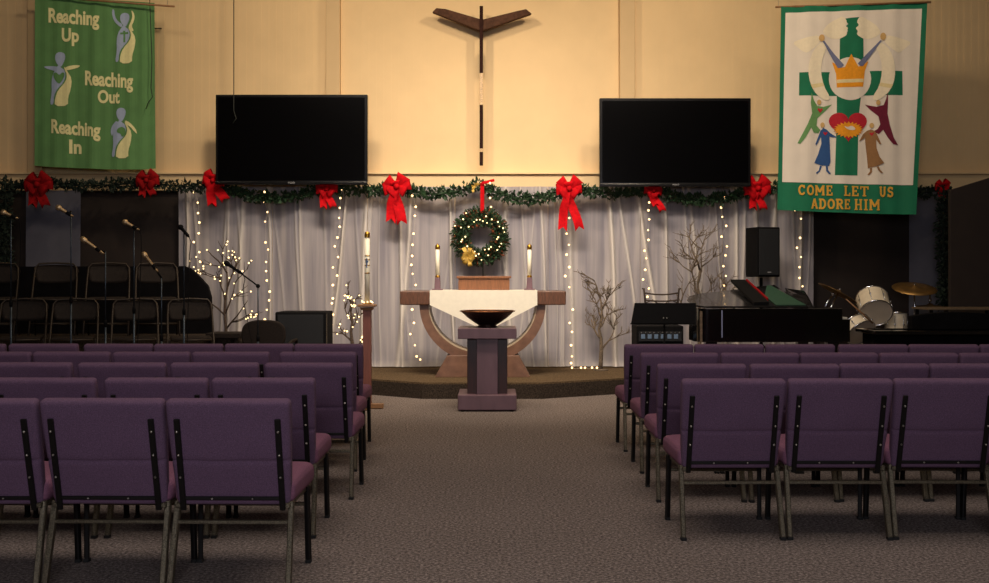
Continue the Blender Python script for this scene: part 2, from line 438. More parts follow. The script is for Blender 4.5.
def text_mesh(body, bold=0.0, shear=0.0):
    cu = bpy.data.curves.new('txt', 'FONT'); cu.body = body; cu.size = 1; cu.offset = bold; cu.shear = shear; cu.resolution_u = 4
    cu.extrude = 0
    o = bpy.data.objects.new('txt', cu); C.objects.link(o)
    dg = bpy.context.evaluated_depsgraph_get()
    me = bpy.data.meshes.new_from_object(o.evaluated_get(dg))
    bpy.data.objects.remove(o); bpy.data.curves.remove(cu)
    bm = bmesh.new(); bm.from_mesh(me); bpy.data.meshes.remove(me)
    return bm
def fit_text(body, w, h, bold=0.0):
    bm = text_mesh(body, bold)
    xs = [v.co.x for v in bm.verts]
    capt = text_mesh('H', bold); ch = max(v.co.y for v in capt.verts); capt.free()
    sx = w/(max(xs)-min(xs)); sy = h/ch; x0 = min(xs)
    for v in bm.verts: v.co = Vector(((v.co.x-x0)*sx, v.co.y*sy, 0))
    return bm
for r, A, B in ((tvl,A1,B1),(tvr,A2,B2)):
    bm = fit_text('VIZIO', .09, .02, .01)
    cx = (A.x+B.x)/2
    for v in bm.verts: v.co = Vector((cx-.045+v.co.x, TVD-.0195, A.z+.012+v.co.y))
    obj('brand_lettering', bm, M_logo, r)
# thin cord from the ceiling to the left television
b = nb(); p = P(234,95,13.1); tube(b, [(p.x,13.09,CZ),(p.x,13.09,p.z),(p.x,13.09,p.z-.2),(p.x+.03,13.09,p.z-.3),(p.x-.01,13.09,p.z-.36)], .006)
o = mesh_at('hanging_cord', b, M_dwire, (p.x,13.09,CZ)); tag(o, 'thin dark cord hanging from the ceiling over the left television', 'cord')

# ------------------------------------------------------------------ cross on the wall
cr = thing('wall_cross', 'slender dark wooden cross with swept-up arms on the cream wall', 'cross', P(481,164,13.6))
def arm(side):
    if side < 0: pts = [(432.5,12.5),(436.5,8.5),(446,9.5),(480,19.5),(480,31)]
    else: pts = [(531.5,14),(526,9.5),(517,11.5),(482.5,20),(482.5,31)]
    b = nb()
    prism(b, [(P(x,y,13.6).x, P(x,y,13.6).z) for x,y in pts], 13.57, 13.66, 'y', bev=.006)
    # thin dark edge below
    obj('arm', b, M_woodc, cr)
M_woodc = mat('dark_walnut_cross', srgb(78,52,38), .8, var=.3, scale=20, spec=.2)
M_woodk = mat('black_walnut_cross', srgb(44,22,17), .8, var=.3, scale=20, spec=.15)
arm(-1); arm(1)
b = nb()
segs = [(6,29,M_woodc),(29,73,M_woodk),(105,150,M_woodk),(152,165,M_woodk)]
zz = lambda y: P(0,y,13.55).z
b = nb()
for (y0,y1) in ((6,73),(105,148.5),(152,165)): box(b, (P(481.3,0,13.55).x,13.59,(zz(y0)+zz(y1))/2), (.045,.10,zz(y0)-zz(y1)), .004)
obj('upright', b, M_woodk, cr)
b = nb()
for (y0,y1) in ((73,105),(148.5,152)): box(b, (P(481.3,0,13.55).x,13.59,(zz(y0)+zz(y1))/2), (.045,.09,zz(y0)-zz(y1)), .004)
M_cinl = mat('pale_wood_inlay', srgb(196,164,120), .35, var=.35, scale=60); obj('inlay', b, M_cinl, cr)
b = nb(); box(b, (P(481.3,0,13.6).x,13.74,zz(60)), (.02,.2,.3)); box(b, (P(481.3,0,13.6).x,13.74,zz(20)), (.3,.18,.03)); obj('mount', b, M_black, cr)

# ------------------------------------------------------------------ white curtain panels
def fold(x, z, seed=0):
    v = .045*math.sin(x*9.1+1.3*math.sin(x*2.3)+.25*z) + .03*math.sin(x*19+2.1*math.sin(x*3.7)+.5*math.sin(z*1.3)) + .015*math.sin(x*41+3*math.sin(x*5))
    v += .03*noise.noise(Vector((x*3, z*.8, 3.7)))
    return v
ztop = 2.56
_rr = random.Random(44)
RIDGES = []          # gathered pleats: x at top, slope, width, height
for (px0,px1) in [(186,187),(243,240),(268,270),(300,303),(349,334),(368,363),(398,402),(413,403),(449,453),(505,508),(540,545),(571,572),(609,614),(618,634),(637,655),(664,668),(690,700),(735,737),(745,741),(756,757),(775,773),(800,800)]:
    x0 = WX(px0,13.5); x1 = WX(px1,13.5)
    RIDGES.append((x0, (x1-x0)/1.6, _rr.uniform(.016,.034), _rr.uniform(.035,.06)))
for i in range(26):
    RIDGES.append((_rr.uniform(-4.1,4.2), _rr.uniform(-.12,.12), _rr.uniform(.008,.018), _rr.uniform(.012,.03)))
def ridge(x, z):
    v = 0.0
    for x0, sl, w, h in RIDGES:
        dx = x-(x0+sl*(ztop-z)+.012*math.sin(z*2.2+x0*7))
        if abs(dx) < .15: v += h*math.exp(-(dx/w)**2)
    return v
def fold(x, z, seed=0):
    v = .028*math.sin(x*6.1+1.3*math.sin(x*2.3)+.25*z) + .012*math.sin(x*15+2.1*math.sin(x*3.7)+.5*math.sin(z*1.3))
    v += .03*noise.noise(Vector((x*3, z*.8, 3.7)))
    return v
def curtain(x0, x1, yb, m, name, label, z0=.20, zt=ztop, amp=1.0, group=None, rid=1.0):
    b = nb(); nx = max(8,int((x1-x0)/.010)); nz = 26
    col = b.verts.layers.float.new('fold')
    g = []
    for j in range(nz+1):
        z = z0+(zt-z0)*j/nz; row = []
        for i in range(nx+1):
            x = x0+(x1-x0)*i/nx
            k = .6+.4*(1-j/nz)
            rg = ridge(x, z)
            y = yb + fold(x, z)*amp*k - rg*rid
            if j == 0: y -= .03
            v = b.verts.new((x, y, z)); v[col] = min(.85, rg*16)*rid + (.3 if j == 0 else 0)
            row.append(v)
        g.append(row)
    for j in range(nz):
        for i in range(nx):
            f = b.faces.new((g[j][i],g[j][i+1],g[j+1][i+1],g[j+1][i])); f.smooth = True
    o = mesh_at(name, b, m, ((x0+x1)/2,yb,z0)); tag(o, label, 'curtain', group); return o
edges = [178, 272, 368, 455, 548, 640, 722, 814]
labs = ['far-left panel beside the dark doorway','panel behind the black floor speaker','panel behind the tall candle','panel behind the left altar candle and wreath',
        'panel right of the wreath','panel behind the music stand','far-right panel behind the black loudspeaker']
for i in range(7):
    d = 13.52
    x0, x1 = WX(edges[i],d), WX(edges[i+1],d)
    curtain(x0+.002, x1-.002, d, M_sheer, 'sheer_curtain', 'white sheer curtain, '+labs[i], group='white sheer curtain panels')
# curtains in the dim recesses, their shade put into a darker grey
curtain(WX(24,13.6), WX(79,13.6), 13.66, M_gcurt, 'shaded_curtain', 'curtain greyed as if shaded, left of the dark brown doorway panel', z0=.2, amp=.5, rid=0)
curtain(WX(911,13.6), WX(946,13.6), 13.66, M_gcurt, 'shaded_curtain', 'curtain greyed as if shaded, between dark panels at right behind cymbal', z0=.2, amp=.5, rid=0)

# ------------------------------------------------------------------ garland
def leaf(bm, p, d, n, L, w, mi=0):
    d = d.normalized(); s = d.cross(n)
    if s.length < 1e-4: s = d.orthogonal()
    s.normalize()
    a = bm.verts.new(p); q = bm.verts.new(p+d*L*.5+s*w); r = bm.verts.new(p+d*L+n*L*.12); t = bm.verts.new(p+d*L*.5-s*w)
    f = bm.faces.new((a,q,r,t)); f.material_index = mi
def rv(): 
    while True:
        v = Vector((random.uniform(-1,1),random.uniform(-1,1),random.uniform(-1,1)))
        if .05 < v.length < 1: return v.normalized()
def garland(pts, rad, m, label, dens=520, clearY=13.42, name='pine_garland', L=.065):
    b = nb()
    P3 = [Vector(p) for p in pts]
    seg = [(P3[i+1]-P3[i]).length for i in range(len(P3)-1)]
    tube(b, P3, .012, 5)
    for i, sl in enumerate(seg):
        for k in range(int(sl*dens)):
            t = random.random(); c = P3[i].lerp(P3[i+1], t)
            ph = noise.noise(c*6)*.4+1
            v = rv(); p = c + v*rad*random.uniform(.1,.75)*ph
            dd = (v + rv()*.7).normalized()
            l = L*random.uniform(.6,1.2)
            if p.y + dd.y*l > clearY: 
                p.y = min(p.y, clearY-.02); dd.y = -abs(dd.y)
            leaf(b, p, dd, rv(), l, l*.30)
    o = mesh_at(name, b, m, P3[len(P3)//2]); tag(o, label, 'garland'); return o
def pxpath(pp, d, n=6):
    out = []
    for i in range(len(pp)-1):
        for k in range(n):
            t = k/n; s = t
            out.append(P(pp[i][0]+(pp[i+1][0]-pp[i][0])*t, pp[i][1]+(pp[i+1][1]-pp[i][1])*s, d))
    out.append(P(pp[-1][0],pp[-1][1],d)); return out
def swag(a, c, sag, d=13.33, n=10):
    out = []
    for k in range(n+1):
        t = k/n; out.append(P(a[0]+(c[0]-a[0])*t, a[1]+(c[1]-a[1])*t + sag*4*t*(1-t), d))
    return out
def join(*ss):
    r = []
    for s in ss: r += s if not r else s[1:]
    return r
gp = join(swag((0,183),(39,182),4), swag((39,182),(148,181),4), swag((148,181),(217,184),4))
garland(gp, .085, M_leafd, 'dark green pine garland along the ledge at far left')
gp = join(swag((217,184),(327,186),13), swag((327,186),(397,186),4), swag((397,186),(479,184),9))
garland(gp, .085, M_leaf, 'green pine garland swagged from left television to above the wreath', 620)
gp = join(swag((479,184),(569,188),13), swag((569,188),(653,189),4), swag((653,189),(757,187),12), swag((757,187),(785,185),2))
garland(gp, .085, M_leaf, 'green pine garland swagged from above the wreath to the green-bordered banner', 620)
gp = swag((905,192),(944,188),2)
garland(gp, .085, M_leafd, 'short dark green garland piece right of the green-bordered banner')
garland(pxpath([(5,182),(6,215),(4,250),(6,275)],13.2), .11, M_leafd, 'dark green garland hanging down at the left edge', 600)
garland(pxpath([(944,188),(943,230),(944,270),(943,308)],13.2), .10, M_leafd, 'dark green garland hanging down beside the dark partition at right', 600)

# ------------------------------------------------------------------ bows
def bow(px, py, wpx, hpx, tl, tr, label, m=M_red, d=13.27, rot=0, tw=6):
    """wpx,hpx loop cluster size; tl,tr: tail end offsets in px"""
    c = P(px,py,d); s = d/F
    r = thing('red_bow', label, 'bow', c, 'red ribbon bows on the garland')
    def loop(ang, L, w, h, dy):
        b = nb(); n = 14; A = []; B = []
        dv = Vector((math.cos(ang),0,math.sin(ang))); pv = Vector((-math.sin(ang),0,math.cos(ang)))
        for i in range(n+1):
            t = i/n; rr = L*math.sin(PI*t)
            yy = -h*math.sin(2*PI*t)*.8 - .01 - dy
            ww = w*(.3+.7*math.sin(PI*t))
            q = c + dv*rr + Vector((0,yy,0))
            cur = .25*ww*math.sin(PI*t)
            A.append([b.verts.new(q + pv*ww*u + Vector((0,(-.3*ww)*(1-u*u)*(1 if t < .5 else -1),0))) for u in (-1,-.5,0,.5,1)])
        for i in range(n):
            for k in range(4):
                f = b.faces.new((A[i][k],A[i][k+1],A[i+1][k+1],A[i+1][k])); f.smooth = True
        obj('loop', b, m, r)
    R = wpx*s/2; H = hpx*s/2
    for i, (a, k, dy) in enumerate([(.05,1,.0),(PI+.05,1,.0),(.85,1.08,.01),(PI-.80,1.05,.01),(-.65,.8,.02),(PI+.6,.8,.02),(1.7,.55,.03)]):
        a2 = a + rot
        L = k*math.hypot(R*math.cos(a), H*math.sin(a))
        loop(a2, L, R*(.40+.06*((i*7)%3)), .045, dy)
    b = nb(); ball(b, c+Vector((0,-.07,0)), R*.22, sc=(1,.8,1)); obj('knot', b, m, r)
    for j, (ex, ey) in enumerate((tl, tr)):
        b = nb(); n = 10; A = []
        e = Vector((ex*s, 0, -ey*s)); L = e.length
        dv = e.normalized(); pv = Vector((dv.z,0,-dv.x))
        for i in range(n+1):
            t = i/n
            q = c + e*t + Vector((0,-.03-.02*math.sin(t*7+j*2)-.02,0)) + pv*(.02*math.sin(t*4+j))
            ww = tw*s*.5*(.45+.55*min(1,t*2.2))
            row = [b.verts.new(q + pv*ww*u + Vector((0,.012*math.sin(u*2+t*5),0)) + (dv*(-abs(u)*0+ (1-abs(u))*-ww*.9) if i == n else Vector())) for u in (-1,0,1)]
            A.append(row)
        for i in range(n):
            for k in range(2):
                f = b.faces.new((A[i][k],A[i][k+1],A[i+1][k+1],A[i+1][k])); f.smooth = True
        obj('tail', b, m, r)
    return r
bow(39,185,28,22,(-6,22),(8,23),'dark red velvet bow on dim garland below left edge of green banner', M_redd, tw=9)
bow(148,181,23,20,(-6,16),(6,16),'small red bow on garland just left of the left television', M_redd, tw=7)
bow(214,181,22,24,(-2,26),(12,21),'tilted red bow peeking out at lower left corner of left television', M_red, rot=-.2, tw=9)
bow(327,189,22,18,(-4,20),(6,20),'red bow half hidden under the left television', M_red, tw=7)
bow(397,187,28,22,(-7,36),(4,38),'big red bow with long tails between left television and wreath', M_red, rot=.15, tw=10)
bow(569,189,26,26,(-8,42),(9,42),'big red bow with longest tails, right of the wreath', M_red, tw=9)
bow(653,191,18,14,(2,16),(8,22),'small red bow half hidden under the right television', M_red, rot=-.2, tw=7)
bow(757,189,27,26,(-6,21),(4,22),'full red bow at lower right corner of right television', M_red, tw=8)
bow(942,187,14,16,(-1,12),(2,14),'small red bow at far right beside the dark partition', M_red, tw=8)

# ------------------------------------------------------------------ string lights
def tf(pts, ox, oy, sc): return [(x/sc+ox, y/sc+oy) for x,y in pts]
bulb_me = None
def bulb_child(parent, p, r=.016, m=M_bulb):
    global bulb_me
    key = (round(r,4), m.name)
    if key not in BULBS:
        b = nb(); ball(b, (0,0,0), r, u=8, v=6); me = bpy.data.meshes.new('bulb'); b.to_mesh(me); b.free(); me.materials.append(m); BULBS[key] = me
    o = bpy.data.objects.new('bulb', BULBS[key]); C.objects.link(o); o.parent = parent
    off = Vector(); q = parent
    while q is not None: off += q.location; q = q.parent
    o.location = Vector(p)-off
    return o
BULBS = {}
def strand(pts, label, d=13.34, r=.0145, floor_tail=None):
    P3 = [P(x,y,d) for x,y in pts]
    r0 = thing('string_light', label, 'string lights', P3[0], 'strings of warm lights on the curtain')
    b = nb(); tube(b, [P3[0]+Vector((0,0,.1))]+[p+Vector((.004,.014,0)) for p in P3], .0022, 4); obj('wire', b, M_wire, r0)
    for p in P3: bulb_child(r0, p, r*random.uniform(.75,1.1))
strand(tf([(74,100),(85,131),(86,163),(90,192),(88,225),(73,252),(90,283),(93,312),(88,345)],170,160,3.07),'warm light string left-most on white curtain, beside dark panel')
strand(tf([(290,98),(290,130),(299,160),(292,189),(293,253),(301,275),(295,313),(295,341),(297,370),(306,404),(304,431),(297,460),(291,490)],170,160,3.07),'warm light string below middle of left television')
strand(tf([(527,90),(523,117),(521,147),(519,178),(521,205),(514,238),(506,265),(516,298),(500,330),(513,355),(500,384),(500,425),(497,440),(500,475),(497,505),(492,535),(490,557)],170,160,3.07),'warm light string left of the tall candle')
strand(tf([(72,80),(80,105),(78,125),(75,165),(73,190),(72,215),(70,235),(73,255),(80,280),(72,335),(76,365),(68,390),(78,415),(82,440),(90,447)],380,160,2.24),'warm light string behind the left end of the altar')
strand(tf([(428,85),(424,130),(418,165),(423,190),(418,212),(424,240),(415,260),(424,285),(432,335),(425,365),(430,385),(428,415),(430,440),(428,455)],380,160,2.24),'warm light string hanging below the longest-tailed red bow')
strand(tf([(220,118),(218,140),(220,165),(217,195),(218,222),(207,252),(212,273),(209,305),(203,332),(219,357),(215,380),(221,405)],570,160,2.778),'warm light string above the iron ladder-back chair')
strand(tf([(430,105),(420,132),(423,158),(434,183),(421,213),(436,240),(432,265),(426,295),(433,322),(428,348),(430,372)],570,160,2.778),'warm light string left of the black loudspeaker')
strand(tf([(48,130),(68,158),(65,220),(55,252),(68,282),(63,315),(63,350),(73,377)],780,170,3.24),'warm light string right of the black loudspeaker')
# fallen end of a string on the stage
r0 = thing('string_light', 'loose end of light string lying on the stage right of altar', 'string lights', P(575,370,13.2))
pts = [P(x,y,13.25) for x,y in [(572,368),(581,369),(585,368.5),(592,369.5),(597,368.5)]]
for p in pts: p.z = .205
b = nb(); tube(b, [p+Vector((0,.01,-.008)) for p in pts], .003, 4); obj('wire', b, M_wire, r0)
for p in pts: bulb_child(r0, p, .013)

# ------------------------------------------------------------------ twig trees
def twig_tree(base, H, seed, label, lit, m, spread=.5, trunk=.030, first=.35, name='twig_tree', nb_=3, bulbr=.0095, lean=0, depth=3):
    rs = random.Random(seed)
    r = thing(name, label, 'tree', base)
    tb = nb(); br = nb(); tips = []
    B = Vector(base)
    tp = [B]; n = 7
    for i in range(1,n+1):
        tp.append(B + Vector((lean*i/n + rs.uniform(-.02,.02), rs.uniform(-.015,.015), H*.8*i/n)))
    tube(tb, tp, [trunk*(1-.65*i/n) for i in range(n+1)], 7)
    lathe(tb, [(.10,0),(.10,.012),(.03,.02)], B, 16)
    def grow(p, d, L, rad, dep):
        q = p; pts = [q]; k = 4
        for i in range(k):
            d2 = (d + Vector((rs.uniform(-.25,.25),rs.uniform(-.2,.2),rs.uniform(-.1,.25)))).normalized()
            q = q + d2*L/k; d = d2; pts.append(q)
            if lit and dep >= 1 and rs.random() < .75: tips.append(q + Vector((rs.uniform(-.02,.02),-.012,rs.uniform(-.02,.02))))
        tube(br, pts, [rad*(1-.6*i/k) for i in range(k+1)], 5)
        if dep < depth:
            for j in range(rs.choice((2,3)) if lit else 3):
                s = pts[rs.randint(1,k)]
                a = rs.choice((-1,1))*rs.uniform(.4,.9)
                dd = Vector((d.x*math.cos(a)-d.z*math.sin(a), d.y+rs.uniform(-.4,.4), d.x*math.sin(a)+d.z*math.cos(a)))
                if dd.z < -.1: dd.z *= -.5
                grow(s, dd.normalized(), L*rs.uniform(.5,.7), rad*.68, dep+1)
    nbr = 6
    for i in range(nbr):
        t = first + (1-first)*i/(nbr-1)
        p = tp[min(n, int(t*n))]
        s = -1 if i % 2 else 1
        dd = Vector((s*rs.uniform(.5,1.0)*(1.1-t*.6), rs.uniform(-.35,.35), rs.uniform(.35,.9)+t*.4)).normalized()
        grow(p, dd, H*.30*spread/.5*(1.1-.35*t), trunk*.48, 1)
    obj('trunk', tb, m, r); obj('branches', br, m, r)
    if lit:
        rs.shuffle(tips)
        for p in tips[:lit]: bulb_child(r, p, bulbr*rs.uniform(.8,1.2), M_bulb2)
    return r
sz = .185
p = P(225,340,12.9); twig_tree((p.x,12.95,sz), 1.55, 3, 'lit twig tree with warm bulbs behind the boom microphone', 60, M_bark, spread=.55, first=.5, trunk=.026)
p = P(352,350,12.9); twig_tree((p.x,12.9,sz), 1.10, 11, 'small lit twig tree left of the tall candle', 45, M_bark, spread=.34, first=.3)
p = P(600,366,13.15); twig_tree((p.x,13.1,sz), 1.15, 5, 'bare frosted twig tree standing on the stage right of the altar', 0, M_snow, spread=.46, first=.35, depth=4)
p = P(700,366,13.0); twig_tree((p.x,13.05,sz), 1.6, 21, 'bare frosted twig tree rising behind the piano lid', 0, M_snow, spread=.6, first=.45, depth=4)

# ------------------------------------------------------------------ wreath
c = P(480.5,236.5,13.28)
wr = thing('christmas_wreath', 'round green pine wreath with lights and gold bow above the altar', 'wreath', c)
R = 20.5/F*13.28
b = nb()
tube(b, [c+Vector((R*math.cos(a*PI/16),0,R*math.sin(a*PI/16))) for a in range(32)], .035, 8, closed=True)
for i in range(4200):
    a = random.uniform(0,2*PI); v = rv()
    q = c + Vector((R*math.cos(a),0,R*math.sin(a))) + v*random.uniform(.02,.105)*(1+.3*noise.noise(Vector((a*3,0,1))))
    if q.y > c.y+.06: q.y = c.y+.06
    leaf(b, q, (v+rv()*.8).normalized(), rv(), random.uniform(.035,.08), .013, 0 if random.random() < .88 else 1)
M_amber = mat('amber_leaf', srgb(120,60,26), .7, var=.4); obj('foliage', b, [M_leaf, M_amber], wr)
for i in range(38):
    a = i*2*PI/38+random.uniform(-.08,.08); rr = R + random.uniform(-.10,.10)
    bulb_child(wr, c+Vector((rr*math.cos(a), -.115+abs(rr-R)*.4, rr*math.sin(a))), random.uniform(.007,.011), M_bulb2)
b = nb(); gc = P(468.5,256.5,13.12)
for k in range(9):
    a = k*2*PI/9; dv = Vector((math.cos(a),0,math.sin(a))); pv = Vector((-dv.z,0,dv.x)); A=[]
    for i in range(9):
        t = i/8; q = gc+dv*(.08+.05*((k*5)%4)/3)*math.sin(PI*t)+Vector((0,-.03*math.sin(2*PI*t)-.01,0)); w = .03*(.3+.7*math.sin(PI*t))
        A.append([b.verts.new(q+pv*w*u+Vector((0,random.uniform(-.02,.02),0))) for u in (-1,1)])
    for i in range(8): f = b.faces.new((A[i][0],A[i][1],A[i+1][1],A[i+1][0])); f.smooth = True
M_goldr = mat('gold_mesh_ribbon', srgb(176,142,58), .5, metal=.3, var=.4, scale=70); o = obj('gold_bow', b, M_goldr, wr)
b = nb(); a0 = P(482,183,13.26); a1 = P(482.5,213,13.26)
box(b, ((a0.x+a1.x)/2,13.24,(a0.z+a1.z)/2), (.050,.006,a0.z-a1.z), .001)
box(b, (P(488,182,13.26).x,13.22,P(488,182,13.26).z), (.17,.01,.035), .002, rot=Matrix.Rotation(-.25,3,'Y'))
obj('hanging_ribbon', b, M_red, wr)
b = nb(); tube(b, [P(483,258,13.27), P(483,278,13.27)], .008, 6); obj('stem', b, M_dwire, wr)
bulb_child(wr, P(490,198,13.3), .013); bulb_child(wr, P(491,207,13.3), .013); bulb_child(wr, P(490,183,13.2), .013)
b = nb()
for k in range(5):
    ang = k*1.2; q = P(474.5+random.uniform(-2,2),186.5+random.uniform(-3,2),13.2)
    leaf(b, q, Vector((math.cos(ang),-.3,math.sin(ang))), Vector((0,-1,0)), .07, .02)
o = obj('gold_accent', b, M_goldr, wr)

# ------------------------------------------------------------------ altar
AD = 12.2; k84 = F/AD
az = P(0,291,AD).z; ab = P(0,305,AD).z
altar = thing('altar_table', 'walnut altar table on a half-round arch base at centre stage', 'table', (P(483,0,AD).x, 12.45, sz))
x0, x1 = P(400,0,AD).x, P(566,0,AD).x
b = nb(); box(b, ((x0+x1)/2, AD+.27, (az+ab)/2), (x1-x0,.54,az-ab), .012)
# rounded far ends
obj('table_top', b, M_woodh, altar)
xc = P(482.5,0,AD).x
def arch(a_o, b_o, a_i, b_i, y0, y1, m, name):
    b = nb(); n = 40; rings = []
    for i in range(n+1):
        a = PI + PI*i/n
        o_ = (xc+a_o*math.cos(a), ab+b_o*math.sin(a)); i_ = (xc+a_i*math.cos(a), ab+b_i*math.sin(a))
        rings.append([b.verts.new((o_[0],y0,o_[1])), b.verts.new((i_[0],y0,i_[1])), b.verts.new((i_[0],y1,i_[1])), b.verts.new((o_[0],y1,o_[1]))])
    for i in range(n):
        for k in range(4):
            b.faces.new((rings[i][k],rings[i][(k+1)%4],rings[i+1][(k+1)%4],rings[i+1][k]))
    b.faces.new(rings[0]); b.faces.new(rings[-1][::-1])
    obj(name, b, m, altar)
arch(.75,.69,.645,.575,AD+.05,AD+.45,M_arch,'arch')
M_archi = mat('arch_inner_edge', srgb(176,158,132), .5, var=.1); arch(.645,.575,.632,.562,AD+.05,AD+.45,M_archi,'arch_lining')
b = nb(); yb0 = 12.2
zb = ab-.60
prism(b, [(P(434.5,0,AD).x,sz),(P(530.5,0,AD).x,sz),(P(519,0,AD).x,zb),(P(447,0,AD).x,zb)], AD-.0, AD+.5, 'y', bev=.006)
obj('base', b, M_arch, altar)
# cloth
cl = nb(); y0 = AD-.012
F1 = [(429.8,290.3),(537.3,290.3),(537.3,305),(496.5,326),(475,326),(429.8,305)]
pf = [(P(x,y,y0).x, P(x,y,y0).z) for x,y in F1]
prism(cl, pf, y0-.006, y0-.001, 'y')
xa, xb = pf[0][0], pf[1][0]; zt_ = az+.006
box(cl, ((xa+xb)/2, AD+.27, az+.005), (xb-xa,.575,.006), .001)
o = mesh_at('altar_cloth', cl, M_linen, ((xa+xb)/2,AD+.27,az)); tag(o, 'white linen cloth over altar hanging to a point in front', 'cloth')
# wooden box with wreath stand
b1 = P(457,278,12.5); b2 = P(511,291,12.5)
bx = thing('wooden_box', 'low oak planter-style box on the altar under the wreath', 'box', ((b1.x+b2.x)/2,12.52,az+.009))
b = nb(); box(b, ((b1.x+b2.x)/2,12.52,az+.009+.07), (b2.x-b1.x-.04,.24,.14), .004); obj('body', b, M_box, bx)
b = nb(); box(b, ((b1.x+b2.x)/2,12.52,az+.009+.155), (b2.x-b1.x,.28,.03), .005); obj('rim', b, M_box, bx)
# candles
for px, lab in ((437.5,'cream altar candle with gold cap, left end of the white cloth'),(529.5,'cream altar candle with gold cap, right end of the white cloth')):
    q = P(px,0,12.4); c0 = thing('altar_candle', lab, 'candle', (q.x,12.42,az+.009), 'altar candles')
    z0 = az+.009
    b = nb(); box(b, (q.x,12.42,z0+.075), (.075,.075,.15), .006, taper=.8); box(b, (q.x,12.42,z0+.008), (.13,.10,.016), .003); obj('holder', b, M_font, c0)
    b = nb(); lathe(b, [(.030,z0+.15),(.030,z0+.17),(.026,z0+.175)], (q.x,12.42,0), 16); obj('collar', b, M_gold, c0)
    b = nb(); lathe(b, [(.025,z0+.17),(.025,z0+.49)], (q.x,12.42,0), 16); obj('candle_stick', b, M_wax, c0)
    b = nb(); lathe(b, [(.028,z0+.49),(.029,z0+.51),(.026,z0+.54),(.012,z0+.55)], (q.x,12.42,0), 16); tube(b, [(q.x,12.42,z0+.55),(q.x,12.42,z0+.565)], .003, 5); obj('gold_cap', b, M_gold, c0)

# ------------------------------------------------------------------ font pedestal
FD = 10.5; kf = F/FD
xf = P(487.2,0,FD).x
ft = thing('pedestal', 'mauve-brown wooden pedestal with dark recessed sides in the aisle', 'pedestal', (xf,FD+.3,0))
zt1, zt0 = P(0,328.5,FD).z, P(0,339,FD).z
b = nb(); box(b, (xf,FD+.3,(zt1+zt0)/2), (.60,.58,zt1-zt0), .006); obj('top_slab', b, M_font, ft)
zb1 = .015+.155
b = nb(); box(b, (xf,FD+.3,zb1/2+.008), (.60,.60,zb1-.015), .008); obj('base', b, M_font, ft)
b = nb(); box(b, (xf,FD+.32,(zb1+zt0)/2), (.415,.40,zt0-zb1), .004); obj('column', b, M_fontd, ft)
b = nb(); box(b, (xf,FD+.095,(zb1+zt0)/2), (.215,.05,zt0-zb1), .004); obj('front_panel', b, M_font, ft)
for sx in (-1,1):
    for sy in (-1,1):
        b = nb(); lathe(b, [(.02,0),(.024,.008),(.02,.016)], (xf+sx*.25,FD+.3+sy*.25,0), 10); obj('foot', b, M_foot, ft)
bw = thing('font_bowl', 'wide dark bronze bowl resting on the pedestal', 'bowl', (xf,FD+.3,zt1))
zr = P(0,311,FD+.3).z; hgt = zr-zt1
prof = [(.0,0),(.105,0),(.105,.012),(.09,.02),(.14,.05),(.21,.10),(.27,hgt-.012),(.292,hgt),(.283,hgt),(.25,hgt-.03),(.19,.09),(.10,.05),(.0,.04)]
b = nb(); lathe(b, prof, (xf,FD+.3,zt1), 48, caps=False); obj('dish', b, M_bowl, bw)
b = nb(); tube(b, [(xf+.288*math.cos(a*PI/24),FD+.3+.288*math.sin(a*PI/24),zt1+hgt) for a in range(48)], .006, 6, closed=True); obj('rim', b, M_copper, bw)

# ------------------------------------------------------------------ tall candle and stand
q = P(366,0,10.65); X = q.x; Y = 10.75
cs = thing('candle_stand', 'tall rose-brown wooden candle stand beside the left chairs', 'candle stand', (X,Y,0))
zc = 1.09
b = nb(); box(b, (X,Y,zc/2), (.085,.085,zc-.06), 0.004); obj('column', b, M_rose, cs)
b = nb(); box(b, (X,Y,zc-.045), (.12,.12,.03), .008, taper=1.15); box(b, (X,Y,zc-.012), (.185,.185,.024), .006); obj('cap', b, M_tanw, cs)
b = nb(); box(b, (X,Y,.03), (.34,.07,.05), .006); box(b, (X,Y,.03), (.07,.34,.05), .006); obj('foot', b, M_tanw, cs)
pc = thing('paschal_candle', 'tall white decorated candle standing on the rose-brown stand', 'candle', (X,Y,zc))
b = nb(); lathe(b, [(.0,zc),(.026,zc+.0),(.026,zc+.70),(.0,zc+.70)], (X,Y,0), 20, caps=False); obj('candle_stick', b, M_wax, pc)
b = nb(); lathe(b, [(.029,zc+.695),(.030,zc+.73),(.024,zc+.755),(.0,zc+.76)], (X,Y,0), 20, caps=False)
for zz_ in (.32,.40,.46,.50): lathe(b, [(.0275,zc+zz_),(.0275,zc+zz_+.012)], (X,Y,0), 16)
obj('gold_band', b, M_gold, pc)
b = nb(); box(b, (X,Y-.0275,zc+.43), (.012,.003,.10)); box(b, (X,Y-.0275,zc+.445), (.03,.003,.012)); obj('cross_emblem', b, M_navy, pc)
rg = thing('light_ring', 'ring of tiny gold lights around the foot of the tall candle', 'string lights', (X,Y,zc))
b = nb(); tube(b, [(X+.05*math.cos(a*PI/8),Y+.05*math.sin(a*PI/8),zc+.008) for a in range(16)], .006, 5, closed=True); obj('wire', b, M_gold, rg)
for a in range(9): bulb_child(rg, (X+.055*math.cos(a*2*PI/9),Y+.055*math.sin(a*2*PI/9),zc+.02+.006*(a%3)), .008, M_bulb2)

# ------------------------------------------------------------------ choir risers, backdrop, folding chairs
T1, T2 = .31, .70
b = nb(); box(b, (-5.05,10.78,T1/2), (4.3,1.04,T1)); struct('floor_choir_lower', b, M_riser).name = 'trim_10'
b = nb(); box(b, (-5.05,11.76,T2/2), (4.3,.92,T2)); struct('trim_11', b, M_riser)
